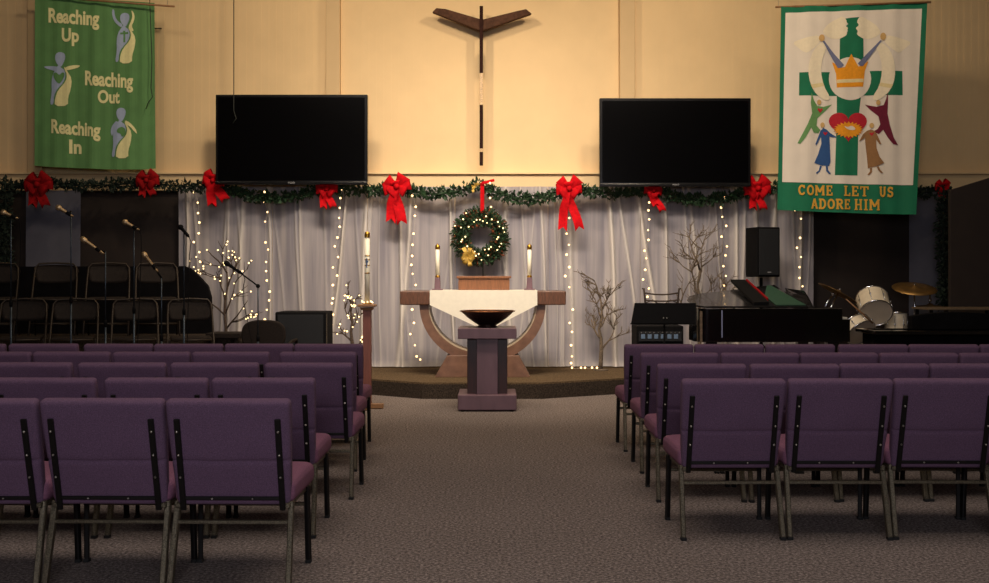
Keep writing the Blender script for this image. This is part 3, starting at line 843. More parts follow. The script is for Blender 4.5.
# black drape behind the choir with a rounded shoulder at its right end
D0 = 12.3
def Z(py, d): return CH-(py-HY)/F*d
top = [(-7.3,0.02),(-7.3,Z(267,D0)),(P(184,0,D0).x,Z(266,D0)),(P(190,0,D0).x,Z(268,D0)),(P(199,0,D0).x,Z(276,D0)),(P(208,0,D0).x,Z(286,D0)),(P(211,0,D0).x,Z(297,D0)),(P(213,0,D0).x,Z(330,D0)),(P(215,0,D0).x,.02)]
b = nb(); prism(b, top, D0-.03, D0+.06, 'y', bev=.01)
o = mesh_at('black_backdrop', b, M_cloth_black, (-5,D0,0)); tag(o, 'black draped screen with sloping right shoulder behind the choir chairs', 'screen')
def make_fold(label):
    r = thing('folding_chair', label, 'chair', (0,0,0)); K = .95
    # local: faces -y ; origin under the seat
    b = nb(); n = 12; g = []
    for j in range(7):
        t = j/6; z = .60 + .215*t; row = []
        hw = .232 - .035*abs(2*t-1)**3 + (.01 if t > .5 else -.012)
        for i in range(n+1):
            u = -1+2*i/n
            row.append((u*hw, .235+.03*(1-u*u)+.05*t, z - .012*u*u*(1 if t > .5 else -1)))
        g.append(row)
    F_ = [[b.verts.new(v) for v in row] for row in g]; K_ = [[b.verts.new((v[0],v[1]+.02,v[2])) for v in row] for row in g]
    for j in range(6):
        for i in range(n):
            b.faces.new((F_[j][i],F_[j][i+1],F_[j+1][i+1],F_[j+1][i])); b.faces.new((K_[j][i],K_[j+1][i],K_[j+1][i+1],K_[j][i+1]))
    for i in range(n):
        b.faces.new((F_[0][i],K_[0][i],K_[0][i+1],F_[0][i+1])); b.faces.new((F_[6][i],F_[6][i+1],K_[6][i+1],K_[6][i]))
    for j in range(6):
        b.faces.new((F_[j][0],F_[j+1][0],K_[j+1][0],K_[j][0])); b.faces.new((F_[j][n],K_[j][n],K_[j+1][n],F_[j+1][n]))
    obj('backrest', b, M_fchair, r, smooth=True)
    b = nb(); box(b, (0,.0,.435), (.40,.40,.03), .012, 3); obj('seat', b, M_fchair, r)
    b = nb()
    # back hoop continuing down to the front feet
    hoop = [(-.245,-.25,.012),(-.24,.0,.40),(-.237,.20,.66),(-.228,.265,.78),(-.19,.285,.825),(0,.30,.835),(.19,.285,.825),(.228,.265,.78),(.237,.20,.66),(.24,.0,.40),(.245,-.25,.012)]
    tube(b, [(x*K,y,z) for x,y,z in hoop], .011, 8); obj('front_frame', b, M_fframe, r)
    b = nb(); rear = [(-.222,.33,.012),(-.208,.02,.42)]
    tube(b, rear, .010, 8); tube(b, [(.222,.33,.012),(.208,.02,.42)], .010, 8); tube(b, [(-.217,.25,.13),(.217,.25,.13)], .008, 8); obj('rear_frame', b, M_fframe, r)
    b = nb(); tube(b, [(-.20,-.205,.425),(.20,-.205,.425)], .010, 8); tube(b, [(-.215,-.15,.16),(.215,-.15,.16)], .008, 8); obj('crossbar', b, M_fframe, r)
    return r
fold0 = None
def place_fold(pxc, y, z, lab, grp='folding chairs for the choir'):
    global fold0
    x = P(pxc,0,y+.22).x + .08
    if fold0 is None:
        fold0 = make_fold(lab); fold0.location = (x,y,z); fold0.rotation_euler = (0,0,.32); fold0['group'] = grp
    else: dup(fold0, (x,y,z), .32+random.uniform(-.03,.03), lab, grp)
for pxc, w in ((23,'left-most'),(74.5,'second from the left'),(134.5,'third from the left'),(189.5,'right-most')):
    place_fold(pxc, 10.62, T1, 'brown folding chair on the lower choir riser, '+w)
for pxc, w in ((-4,'cut by the left edge of the photo'),(55,'second from the left'),(107.5,'third from the left'),(156.5,'right-most')):
    place_fold(pxc, 11.50, T2, 'brown folding chair on the upper choir riser, '+w)
# ------------------------------------------------------------------ microphones and stands
def micstand(px, d, ztop_, mic_a, mic_b, lab, mlab, boom=None, z0=0.0, cable=None, bright=True):
    x = P(px,0,d).x
    r = thing('microphone_stand', lab, 'microphone stand', (x,d,z0), 'microphone stands')
    b = nb(); lathe(b, [(.0,z0),(.12,z0),(.12,z0+.015),(.03,z0+.03),(.014,z0+.04)], (x,d,0), 24, caps=False); obj('base', b, M_black, r)
    zm = z0+.04+(ztop_-z0)*.55
    b = nb(); tube(b, [(x,d,z0+.03),(x,d,zm)], .011, 8); tube(b, [(x,d,zm),(x,d,ztop_)], .007, 8); obj('pole', b, M_pole, r)
    b = nb(); lathe(b, [(.015,zm-.04),(.017,zm),(.012,zm+.03)], (x,d,0), 12); obj('clutch', b, M_black, r)
    A = P(*mic_a, d-.02); B = P(*mic_b, d-.02)      # A = head, B = tail
    if boom:
        b = nb(); tube(b, [(x,d,ztop_), B + (A-B)*.25], .008, 8); ball(b, (x,d,ztop_), .022); obj('boom', b, M_black, r)
    b = nb(); mid = B+(A-B)*.25
    tube(b, [Vector((x,d,ztop_)) if not boom else B, mid], .010, 6); lathe(b, [(.017,-.02),(.017,.03)], mid, 12, axis=(A-B)); obj('clip', b, M_black, r)
    mic = thing('microphone', mlab, 'microphone', mid)
    dv = (A-B).normalized(); L = (A-B).length
    b = nb(); lathe(b, [(.0,0),(.010,0),(.012,.02),(.018,L*.80),(.020,L*.82)], B, 14, axis=dv, caps=False); obj('body', b, M_micb if bright else M_black, mic)
    b = nb(); lathe(b, [(.020,L*.80),(.027,L*.86),(.028,L*.95),(.020,L+.01),(.0,L+.02)], B, 14, axis=dv, caps=False); obj('grille', b, M_mic if bright else M_black, mic)
    if cable:
        b = nb(); e = P(cable[0],cable[1],d+.02); tube(b, [B, B+Vector((.02,0,-.05)) , Vector((e.x,d+.03,(B.z+e.z)/2)), e, Vector((x+.02,d,z0+.3)), Vector((x+.03,d,z0+.045))], .004, 5); obj('cable', b, M_black, mic)
M_pole = mat('dark_blue_steel_pole', srgb(62,72,82), .35, metal=.8, var=.2)
micstand(11,10.1,Z(216,10.1),(2.5,212),(18,218.5),'left-most microphone stand before the choir chairs','gold-lit microphone at far left, pointing left',cable=(20,262))
micstand(71,10.2,Z(211,10.2),(57.5,207),(73,216.5),'microphone stand in front of the grey curtain','microphone on the stand in front of the grey curtain')
micstand(105.5,10.0,Z(252,10.0),(82,238.5),(104,254),'short microphone stand with big bright microphone','large bright microphone with lowest left-tilting head')
micstand(134,10.15,Z(229,10.15),(124,221.5),(139,230),'microphone stand in the middle of the dark panel','microphone in the middle of the dark brown panel',cable=(141,262))
micstand(161.5,10.05,Z(278,10.05),(143.5,253.5),(158,272),'shortest microphone stand before the right-hand choir chairs','steeply tilted microphone on the shortest stand')
micstand(184,10.2,Z(232,10.2),(180,226.5),(189,237),'microphone stand at the edge of the white curtain','dark microphone at the left edge of the white curtain',cable=(189,275),bright=False)
micstand(258,10.72,Z(286,10.72),(225.5,262.5),(243,274.5),'boom microphone stand beside the black floor speaker','black microphone at the end of the long boom',boom=True,bright=False,cable=(243,300))
# small dark side table
q0, q1 = P(206,333,11.2), P(240,333,11.2)
tb = thing('side_table', 'low dark side table right of the choir chairs', 'table', ((q0.x+q1.x)/2,11.35,0))
b = nb(); box(b, ((q0.x+q1.x)/2,11.38,q0.z-.03), (q1.x-q0.x,.4,.055), .006); obj('table_top', b, M_fchair, tb)
for s in (-1,1):
    for t_ in (-1,1):
        b = nb(); bar(b, ((q0.x+q1.x)/2+s*.14,11.38+t_*.16,0), ((q0.x+q1.x)/2+s*.14,11.38+t_*.16,q0.z-.055), .03); obj('leg', b, M_fchair, tb)
# round-backed armchair
ac = P(263,0,11.0).x; ZA = Z(320,11.0)
ar = thing('armchair', 'dark brown round-backed armchair left of the floor speaker', 'chair', (ac,11.2,0))
b = nb()
pr = [(ac+.235*math.copysign(abs(math.cos(a))**.7,math.cos(a)), ZA-.16+.16*math.copysign(abs(math.sin(a))**.7, math.sin(a))) for a in [i*2*PI/32 for i in range(32)]]
prism(b, pr, 11.0, 11.06, 'y', bev=.015); obj('backrest', b, M_fchair, ar)
b = nb(); box(b, (ac,11.30,.44), (.46,.46,.08), .025, 3); obj('seat', b, M_fchair, ar)
for s in (-1,1):
    b = nb(); tube(b, [(ac+s*.24,11.05,.62),(ac+s*.28,11.15,.68),(ac+s*.28,11.40,.68),(ac+s*.26,11.5,.60),(ac+s*.25,11.5,.46)], .018, 8); obj('armrest', b, M_fchair, ar)
    for t_ in (11.1,11.5):
        b = nb(); tube(b, [(ac+s*.20,t_,.42),(ac+s*.22,t_,0)], .016, 8); obj('leg', b, M_black, ar)
b = nb(); bar(b, (ac,11.05,.42), (ac,11.04,.66), .06, .02); obj('back_support', b, M_black, ar)
# floor speaker
q0, q1 = P(275,312,11.7), P(326,312,11.7)
sp = thing('floor_speaker', 'black floor speaker cabinet with blue-grey grille before the curtain', 'speaker', ((q0.x+q1.x)/2,12.0,0))
b = nb(); box(b, ((q0.x+q1.x)/2,11.95,q0.z/2), (q1.x-q0.x,.5,q0.z), .015); obj('cabinet', b, M_black, sp)
b = nb(); box(b, ((q0.x+q1.x)/2,11.695,q0.z/2), (q1.x-q0.x-.06,.012,q0.z-.06), .004)
obj('grille', b, M_grille, sp)
b = nb(); bar(b, (q1.x+.004,11.72,.05), (q1.x+.004,11.72,q0.z-.02), .012); obj('corner_trim', b, M_frame, sp)

# ------------------------------------------------------------------ music stand, mixer rack, iron chair
MD = 11.2
q0, q1 = P(631,303,MD), P(694,324,MD)
ms = thing('music_stand', 'wide flat black music stand left of the piano', 'music stand', ((q0.x+q1.x)/2,MD+.1,0))
b = nb(); dx = .02
prism(b, [(q0.x,q1.z),(q1.x+.02,q1.z),(q1.x+.02,q0.z),(q0.x+.04,q0.z)], MD-.01, MD+.01, 'y')
box(b, ((q0.x+q1.x)/2,MD+.03,q1.z), (q1.x-q0.x,.08,.012)); obj('desk', b, M_black, ms)
xm = P(665,0,MD).x
b = nb(); tube(b, [(xm,MD+.04,.05),(xm,MD+.04,q1.z+.1)], .012, 8); obj('pole', b, M_black, ms)
for a in range(3):
    b = nb(); an = a*2*PI/3+.5; tube(b, [(xm,MD+.04,.18),(xm+.25*math.cos(an),MD+.04+.25*math.sin(an),.012)], .009, 6); obj('leg', b, M_black, ms)
b = nb()
for s in (-.018,.018): ball(b, (xm+s,MD-.014,Z(318,MD)), .007)
obj('screw', b, M_bolt, ms)
q0, q1 = P(637,326,11.7), P(684,343,11.7)
mx = thing('mixer_rack', 'black equipment rack with small lit knobs behind the music stand', 'equipment rack', ((q0.x+q1.x)/2,11.95,0))
b = nb(); box(b, ((q0.x+q1.x)/2,11.95,q0.z/2), (q1.x-q0.x,.45,q0.z), .012); obj('case', b, M_black, mx)
for j in range(2):
    b = nb(); box(b, ((q0.x+q1.x)/2,11.72,q0.z-.12-j*.14), (q1.x-q0.x-.05,.02,.11), .003)
    obj('unit_panel', b, M_grille, mx)
b = nb()
for j in range(2):
    for i in range(6 if j == 0 else 2):
        cx_, cz_ = q0.x+.07+i*.075, q0.z-.12-j*.14
        box(b, (cx_,11.708,cz_), (.045,.006,.05), .002)
obj('display_window', b, M_ledb, mx)
b = nb()
for i in range(10): lathe(b, [(.008,0),(.006,.014)], (q0.x+.05+i*.048,11.71,q0.z-.075), 8, axis=(0,-1,0))
obj('knob', b, M_bolt, mx)
# iron ladder back chair on the stage
ID = 12.75; xi = P(661.5,0,ID).x
ic = thing('iron_chair', 'wrought-iron ladder-back chair on the stage behind music stand', 'chair', (xi,ID+.2,sz))
zt2 = Z(288.5,ID); w2 = 18/F*ID
for s in (-1,1):
    b = nb(); tube(b, [(xi+s*w2*.80,ID,sz),(xi+s*w2*.82,ID,sz+.5),(xi+s*w2*.92,ID,zt2-.12),(xi+s*w2*.98,ID,zt2),(xi+s*w2*1.08,ID,zt2-.005)], .012, 8); obj('leg', b, M_iron, ic)
    b = nb(); tube(b, [(xi+s*w2*.85,ID+.38,sz),(xi+s*w2*.85,ID+.38,sz+.45)], .012, 8); obj('leg', b, M_iron, ic)
for (py0, bow_) in ((293,2),(300,1.5)):
    b = nb(); tube(b, [(xi+u*w2*.90,ID,Z(py0+bow_*(1-u*u)*.8,ID)) for u in [-1+.2*i for i in range(11)]], .010, 6); obj('back_slat', b, M_iron, ic)
b = nb()
for s in (-1,1): tube(b, [(xi+s*w2*.9,ID,Z(303,ID)),(xi+s*w2*.5,ID,Z(300,ID)),(xi,ID,Z(306,ID)),(xi-s*w2*.5,ID,Z(310,ID))], .008, 6)
obj('scroll', b, M_iron, ic)
b = nb(); box(b, (xi,ID+.2,sz+.46), (w2*1.8,.42,.05), .015); obj('seat', b, M_fchair, ic)

# ------------------------------------------------------------------ grand piano
pn = thing('grand_piano', 'glossy black grand piano with slightly raised lid, right of stage', 'piano', (3.0,12.0,0))
py0, py1 = 11.3, 12.72
XL, XR = P(696,0,py0).x, P(850,0,py0).x
def piano_outline(x_end, inset=0.0):
    pts = [(x_end,py0+inset),(XL+.14,py0+inset)]
    for i in range(1,9):
        a = PI*1.5 - (PI*.5)*i/8
        pts.append((XL+.14+inset*.7+.14*math.cos(a)*1, py0+inset+.20+.20*math.sin(a)))
    for x, y in [(XL+inset,py0+.42),(XL+.06+inset,py0+.62),(XL+.22,py0+.80-inset),(XL+.45,py0+.93-inset),(XL+.70,py0+1.08-inset),(XL+.95,py0+1.26-inset),(XL+1.2,py0+1.37-inset),(x_end,py1-inset)]:
        pts.append((x,y))
    return pts
ztopP = Z(308.5,py0)
b = nb(); prism(b, piano_outline(XR-.08), ztopP-.37, ztopP, 'z', bev=.006); obj('case', b, M_gloss, pn)
b = nb(); prism(b, [(XR-.25,py0+.02),(XR+.01,py0+.02),(XR+.01,py1-.02),(XR-.25,py1-.02)], ztopP-.37, ztopP-.12, 'z', bev=.006); obj('keybed', b, M_gloss, pn)
b = nb(); box(b, (XR-.035,(py0+py1)/2,ztopP-.11), (.08,1.22,.02), .002); M_ivory = mat('ivory_keys', srgb(225,220,205), .3); obj('keyboard', b, M_ivory, pn)
# lid: hinged on the near side, far side lifted
b = nb(); lt = bmesh.new()
XLid = 3.45
op = piano_outline(XLid)
th = math.atan2(Z(286.5,py1-.1)-(ztopP+.01), 1.35)
t_ = bmesh.new(); vs = [t_.verts.new((x+(-.02 if x < 2.6 else 0), y, 0)) for x,y in op]; f = t_.faces.new(vs)
rr = bmesh.ops.extrude_face_region(t_, geom=[f]); bmesh.ops.translate(t_, verts=[v for v in rr['geom'] if isinstance(v,bmesh.types.BMVert)], vec=(0,0,.022))
bmesh.ops.recalc_face_normals(t_, faces=t_.faces[:]); bmesh.ops.bevel(t_, geom=t_.edges[:], offset=.004, segments=1, affect='EDGES')
Mx = Matrix.Translation((0,py0,ztopP+.004)) @ Matrix.Rotation(th,4,'X') @ Matrix.Translation((0,-py0,0))
bmesh.ops.transform(t_, matrix=Mx, verts=t_.verts)
merge(b, t_); obj('lid', b, M_lid, pn)
b = nb(); lp = Mx @ Vector((2.9,py0+1.2,0)); tube(b, [(2.9,py0+1.15,ztopP-.05),lp], .012, 8); obj('lid_prop', b, M_gloss, pn)
for (x,y) in ((XL+.22,py0+.30),(XR-.15,py0+.15),(XR-.15,py1-.15)):
    b = nb(); box(b, (x,y,(ztopP-.37)/2+.03), (.11,.11,ztopP-.37-.06), .008, taper=1.2); lathe(b, [(.03,0),(.035,.03),(.03,.06)], (x,y,0), 12); obj('leg', b, M_gloss, pn)
b = nb(); xe = P(701,0,py0).x; box(b, (xe,py0-.004,ztopP-.20), (.03,.006,.34), .002);  # tan strip standing in for a reflection on the curved tail rim
M_rimrefl = mat('tan_rim_reflection', srgb(120,102,84), .3, metal=.4, var=.3); obj('rim_reflection', b, M_rimrefl, pn)
b = nb(); box(b, (P(722,0,py0).x,py0-.003,ztopP-.17), (.014,.006,.30), .002); obj('rim_highlight', b, M_slate, pn)  # slate strip painted as the highlight on the glossy side
# music desk near the keyboard
b = nb(); ra = P(792,291,11.9); rb = P(814,309,11.45)
g = []
for i in range(7):
    t = i/6; x = ra.x+(rb.x-ra.x)*t; z = ra.z+.01-(ra.z-rb.z)*t**1.3
    g.append([b.verts.new((x,11.45,z)), b.verts.new((x+.03,12.3,z+.02)), b.verts.new((x+.05,12.3,z-.035)), b.verts.new((x+.02,11.45,z-.05))])
for i in range(6):
    for k in range(4): b.faces.new((g[i][k],g[i][(k+1)%4],g[i+1][(k+1)%4],g[i+1][k]))
b.faces.new(g[0]); b.faces.new(g[-1][::-1])
obj('music_desk', b, M_gloss, pn)
# folders lying across the lid
def lidp(x, yy, h): return Mx @ Vector((x, yy, .022+h))
def slab(name, x0a, x1a, ya, yb_, h0, h1, m, label, cat, tilt=0.0, sk=.03):
    b = nb(); vs = []
    for h in (h0, h1):
        for (x,y) in ((x0a,ya),(x1a,ya),(x1a+sk,yb_),(x0a+sk,yb_)):
            vs.append(b.verts.new(lidp(x, y, h + tilt*(y-ya))))
    for f in ((0,1,2,3),(7,6,5,4),(0,4,5,1),(1,5,6,2),(2,6,7,3),(3,7,4,0)): b.faces.new([vs[i] for i in f])
    c_ = sum((v.co for v in b.verts), Vector())/8
    o = mesh_at(name, b, m, c_); tag(o, label, cat)
slab('music_folder', 2.86, 3.03, 11.36, 12.62, .004, .035, M_black, 'long black music folder lying across the piano lid', 'folder', .035)
slab('music_folder', 3.036, 3.056, 11.50, 12.60, .004, .055, M_redd, 'red folder tucked beside the black one on the piano lid', 'folder', .03)
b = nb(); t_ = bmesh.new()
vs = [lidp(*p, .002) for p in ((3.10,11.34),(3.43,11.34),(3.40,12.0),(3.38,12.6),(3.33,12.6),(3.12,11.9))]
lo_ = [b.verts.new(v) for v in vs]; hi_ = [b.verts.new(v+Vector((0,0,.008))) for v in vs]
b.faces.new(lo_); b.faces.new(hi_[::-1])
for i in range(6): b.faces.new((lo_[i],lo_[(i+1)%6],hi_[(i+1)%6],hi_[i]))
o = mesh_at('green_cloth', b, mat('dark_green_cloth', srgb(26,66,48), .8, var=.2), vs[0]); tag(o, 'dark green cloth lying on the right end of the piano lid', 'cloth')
# ------------------------------------------------------------------ loudspeaker on its pole
SD = 12.9
q0, q1 = P(748,277,SD), P(781,227,SD)
ls = thing('loudspeaker', 'black loudspeaker on a pole behind the piano', 'speaker', ((q0.x+q1.x)/2,SD+.15,q0.z))
xc_ = (q0.x+q1.x)/2
b = nb(); R2 = Matrix.Rotation(math.radians(18),3,'Z')
prism(b, [(-.165,-.17),(.165,-.17),(.13,.16),(-.13,.16)], -(q1.z-q0.z)/2, (q1.z-q0.z)/2, 'z', bev=.012)
bmesh.ops.transform(b, matrix=Matrix.Translation((xc_,SD+.16,(q0.z+q1.z)/2)) @ R2.to_4x4(), verts=b.verts)
obj('cabinet', b, M_black, ls)
b = nb(); box(b, (0,-.176,.0), (.28,.014,(q1.z-q0.z)-.05), .004)
bmesh.ops.transform(b, matrix=Matrix.Translation((xc_,SD+.16,(q0.z+q1.z)/2)) @ R2.to_4x4(), verts=b.verts)
obj('grille', b, M_grille, ls)
b = nb(); box(b, (0,-.186,-(q1.z-q0.z)/2+.06), (.05,.004,.012)); bmesh.ops.transform(b, matrix=Matrix.Translation((xc_,SD+.16,(q0.z+q1.z)/2)) @ R2.to_4x4(), verts=b.verts); obj('badge', b, M_logo, ls)
st = thing('speaker_stand', 'black pole stand carrying the loudspeaker behind the piano', 'stand', (xc_,SD+.16,sz))
b = nb(); tube(b, [(xc_,SD+.16,sz+.02),(xc_,SD+.16,q0.z-.01)], .02, 10); obj('pole', b, M_black, st)
for a in range(3):
    b = nb(); an = a*2*PI/3+.3; tube(b, [(xc_,SD+.16,sz+.35),(xc_+.3*math.cos(an),SD+.16+.3*math.sin(an),sz+.012)], .011, 6); obj('leg', b, M_black, st)

# ------------------------------------------------------------------ drums
DD = 13.0
def drum(name, c, axis, r, h, label, face=True, group=None):
    r0 = thing(name, label, 'drum', c, group)
    ax = Vector(axis).normalized()
    b = nb(); lathe(b, [(r,0),(r,h)], c, 32, axis=ax, caps=False); obj('shell', b, M_pearl, r0)
    b = nb(); lathe(b, [(0,.004),(r*.99,.004)], c, 32, axis=ax, caps=False); obj('drum_head', b, M_head, r0)
    b = nb(); lathe(b, [(0,h-.002),(r*.99,h-.002)], c, 32, axis=ax, caps=False); obj('drum_head', b, M_head, r0)
    M3 = Vector((0,0,1)).rotation_difference(ax).to_matrix()
    for hh in (0,h):
        b = nb(); tube(b, [Vector(c)+M3@Vector((r*1.03*math.cos(a*PI/16),r*1.03*math.sin(a*PI/16),hh)) for a in range(32)], .009, 6, closed=True); obj('hoop', b, M_chrome, r0)
    b = nb()
    for a in range(8):
        an = a*PI/4+.3
        p0 = Vector(c)+M3@Vector((r*1.05*math.cos(an),r*1.05*math.sin(an),h*.12)); p1 = Vector(c)+M3@Vector((r*1.05*math.cos(an),r*1.05*math.sin(an),h*.88))
        tube(b, [p0,p1], .004, 5); ball(b, (p0+p1)/2+(M3@Vector((math.cos(an),math.sin(an),0)))*.006, .013, 0, 8, 6)
    obj('lug', b, M_chrome, r0)
    return r0
c = P(876,313,12.95); drum('tom_drum', c, (.12,.80,.58), .195, .30, 'white pearl tom drum tilted with its underside towards the hall')
c = P(861,333,12.85); drum('snare_drum', c, (-.30,.70,.60), .19, .14, 'low white drum at left below the tilted tom')
c = P(889,352,12.93); drum('bass_drum', c, (0,1,0), .27, .42, 'chrome-hooped bass drum mostly hidden by the black console')
c = P(904,322,12.9); drum('floor_tom', (c.x,13.15,.62), (0,0,1), .13, .30, 'small white drum right of the tilted tom')
def cymbal(px, py, d, r, axis, lab, name='cymbal'):
    c = P(px,py,d); r0 = thing(name, lab, 'cymbal', c, 'cymbals')
    b = nb(); lathe(b, [(0,.035),(.02,.035),(.045,.012),(r*.6,.006),(r,-.008),(r,-.011),(r*.6,.003),(.045,.008),(0,.03)], c, 40, axis=axis, caps=False); obj('plate', b, M_brass, r0)
    b = nb(); ax = Vector(axis).normalized(); lathe(b, [(.012,.035),(.012,.055),(.006,.06)], c, 10, axis=ax); obj('wing_nut', b, M_chrome, r0)
    return c
def cstand(c, lab, tilt=0):
    x,y,z = c
    s = thing('cymbal_stand', lab, 'cymbal stand', (x+tilt,y,sz), 'cymbal stands')
    b = nb(); tube(b, [(x+tilt,y,sz+.2),(x+tilt,y,z-.25),(x,y,z-.01)], .010, 8); obj('pole', b, M_chrome, s)
    for a in range(3):
        an = a*2*PI/3; b = nb(); tube(b, [(x+tilt,y,sz+.4),(x+tilt+.25*math.cos(an),y+.25*math.sin(an),sz+.012)], .008, 6); obj('leg', b, M_chrome, s)
c = cymbal(838,292.5,13.15,.27,(.48,-.04,.88),'tilted brass cymbal left of the white tom'); cstand(c,'chrome stand under the tilted left cymbal',-.12)
c = cymbal(914.5,288,13.0,.27,(-.02,-.30,.95),'flat brass cymbal right of the white tom'); cstand(c,'chrome stand under the flat right cymbal')
c = cymbal(930,306,12.98,.17,(0,-.08,1),'small dull hi-hat cymbal beside the hanging garland'); cstand(c,'chrome hi-hat stand beside the hanging garland')
b = nb(); hc = P(930,299,12.98); lathe(b, [(.0,-.03),(.022,-.03),(.022,.0),(.010,.01),(.010,.05)], hc, 10); 
o = mesh_at('hi_hat_clutch', b, M_chrome, hc); tag(o,'chrome clutch above the small hi-hat cymbal','clutch')
# drum stick / boom bar crossing the drums
a_, b_ = P(846,299,12.75), P(873,323,12.75)
b = nb(); tube(b, [a_,b_], [.006,.014], 8); o = mesh_at('drum_stick', b, M_tanw, a_); tag(o,'tan wooden stick leaning across the low drum','drumstick')
# bright chrome strut left
s = thing('hardware_strut', 'short chrome strut below the tilted cymbal', 'stand', P(822,312,13.2))
b = nb(); tube(b, [P(820,318,13.2),P(827,303,13.2),P(833,294,13.2)], .010, 8); ball(b, P(833,294,13.2), .02); ball(b, P(825,308,13.2), .018); obj('rod', b, M_chrome, s)
b = nb(); tube(b, [P(820,318,13.2), (P(818,0,13.2).x,13.2,sz)], .010, 8); obj('lower_rod', b, M_black, s)

# ------------------------------------------------------------------ black console with arched top at right
KD = 11.1
x0, x1 = P(852,0,KD).x, P(1004,0,KD).x; zk = Z(331,KD)
kc = thing('keyboard_console', 'low black console with arched back panel at the right edge', 'console', ((x0+x1)/2,KD+.3,0))
b = nb(); box(b, ((x0+x1)/2+.16,KD+.38,zk/2), (x1-x0-.3,.36,zk), .01); obj('case', b, M_cloth_black, kc)
b = nb(); box(b, ((x0+x1)/2+.12,KD+.30,zk-.02), (x1-x0-.24,.58,.04), .008); obj('top_board', b, M_gloss, kc)
xa, xb = P(911,0,KD+.3).x, P(1004,0,KD+.3).x
pl = [(xa,zk)]
for i in range(13):
    t = i/12; pl.append((xa+(xb-xa)*t, Z(318,KD+.3)+ (6/F*11.4)*math.sin(PI*min(1,(t*.9+.05)))**.7))
pl.append((xb,zk))
b = nb(); prism(b, pl, KD+.28, KD+.40, 'y', bev=.008); obj('arched_panel', b, M_cloth_black, kc)
# tan table top behind it
q0 = P(927,308,12.0)
tt = thing('tan_table', 'flat tan-topped table behind the arched black panel', 'table', (q0.x+.5,12.2,0))
b = nb(); box(b, (q0.x+.47,12.2,Z(309,12.0)), (.94,.5,.025), .006); obj('table_top', b, mat('dull_tan_top', srgb(104,88,68), .5, var=.2), tt)
for s in (-1,1):
    for t_ in (-1,1):
        b = nb(); bar(b, (q0.x+.47+s*.42,12.2+t_*.2,0), (q0.x+.47+s*.42,12.2+t_*.2,Z(309,12.0)-.012), .03); obj('leg', b, M_black, tt)
# dark free-standing partition at far right
ya = 12.55; xa_, xb_ = P(950,0,ya).x, P(1060,0,ya).x
dp = thing('partition_screen', 'tall dark brown partition with sloping top at the right edge', 'partition', ((xa_+xb_)/2,ya,sz*0))
b = nb(); prism(b, [(xa_,.03),(xb_,.03),(xb_,Z(156,ya)),(xa_,Z(190,ya))], ya, ya+.06, 'y', bev=.008); obj('panel', b, M_darkp, dp)
for q in (xa_+.2, xb_-.2):
    b = nb(); box(b, (q,ya+.03,.015), (.06,.40,.03)); obj('foot', b, M_black, dp)

# ------------------------------------------------------------------ banners
def strips(bm, step, lo, hi, ax=0):
    x = lo+step
    while x < hi:
        co = [0,0,0]; co[ax] = x; no = [0,0,0]; no[ax] = 1
        bmesh.ops.bisect_plane(bm, geom=bm.verts[:]+bm.edges[:]+bm.faces[:], plane_co=co, plane_no=no, dist=1e-5)
        x += step
def smooth_poly(pts, it=2):
    for _ in range(it):
        q = []
        for i in range(len(pts)):
            a = pts[i]; c_ = pts[(i+1)%len(pts)]
            q.append((a[0]*.75+c_[0]*.25, a[1]*.75+c_[1]*.25)); q.append((a[0]*.25+c_[0]*.75, a[1]*.25+c_[1]*.75))
        pts = q
    return pts
def ell(cx, cy, rx, ry, n=24): return [(cx+rx*math.cos(2*PI*i/n), cy+ry*math.sin(2*PI*i/n)) for i in range(n)]
class Banner:
    def __init__(s, root, dfun, foldf): s.root = root; s.d = dfun; s.f = foldf; s.n = 0
    def finish(s, name, bm, m, lift, thick=0.0):
        # bm vertices are in px space (x, y)
        xs = [v.co.x for v in bm.verts]; ys = [v.co.y for v in bm.verts]
        strips(bm, 2.5, math.floor(min(xs)/2.5)*2.5, max(xs), 0); strips(bm, 14, math.floor(min(ys)/14)*14, max(ys), 1)
        for v in bm.verts:
            px, py = v.co.x, v.co.y
            d = s.d(px); p = P(px,py,d); p.y += s.f(px,py) - lift; v.co = p
        return obj(name, bm, m, s.root, recalc=False)
    def poly(s, name, pts, m, lift, smooth=0):
        if smooth: pts = smooth_poly(pts, smooth)
        bm = nb(); vs = [bm.verts.new((x,y,0)) for x,y in pts]
        for t in tessellate_polygon([[Vector((x,y,0)) for x,y in pts]]):
            try: bm.faces.new([vs[i] for i in t])
            except ValueError: pass
        return s.finish(name, bm, m, lift)
    def text(s, name, body, x0, x1, ybase, h, m, lift, slope=0.0, bold=.0, narrow=None):
        bm = fit_text(body, x1-x0, h, bold)
        for v in bm.verts: v.co = Vector((x0+v.co.x, ybase - v.co.y + slope*v.co.x, 0))
        return s.finish(name, bm, m, lift)
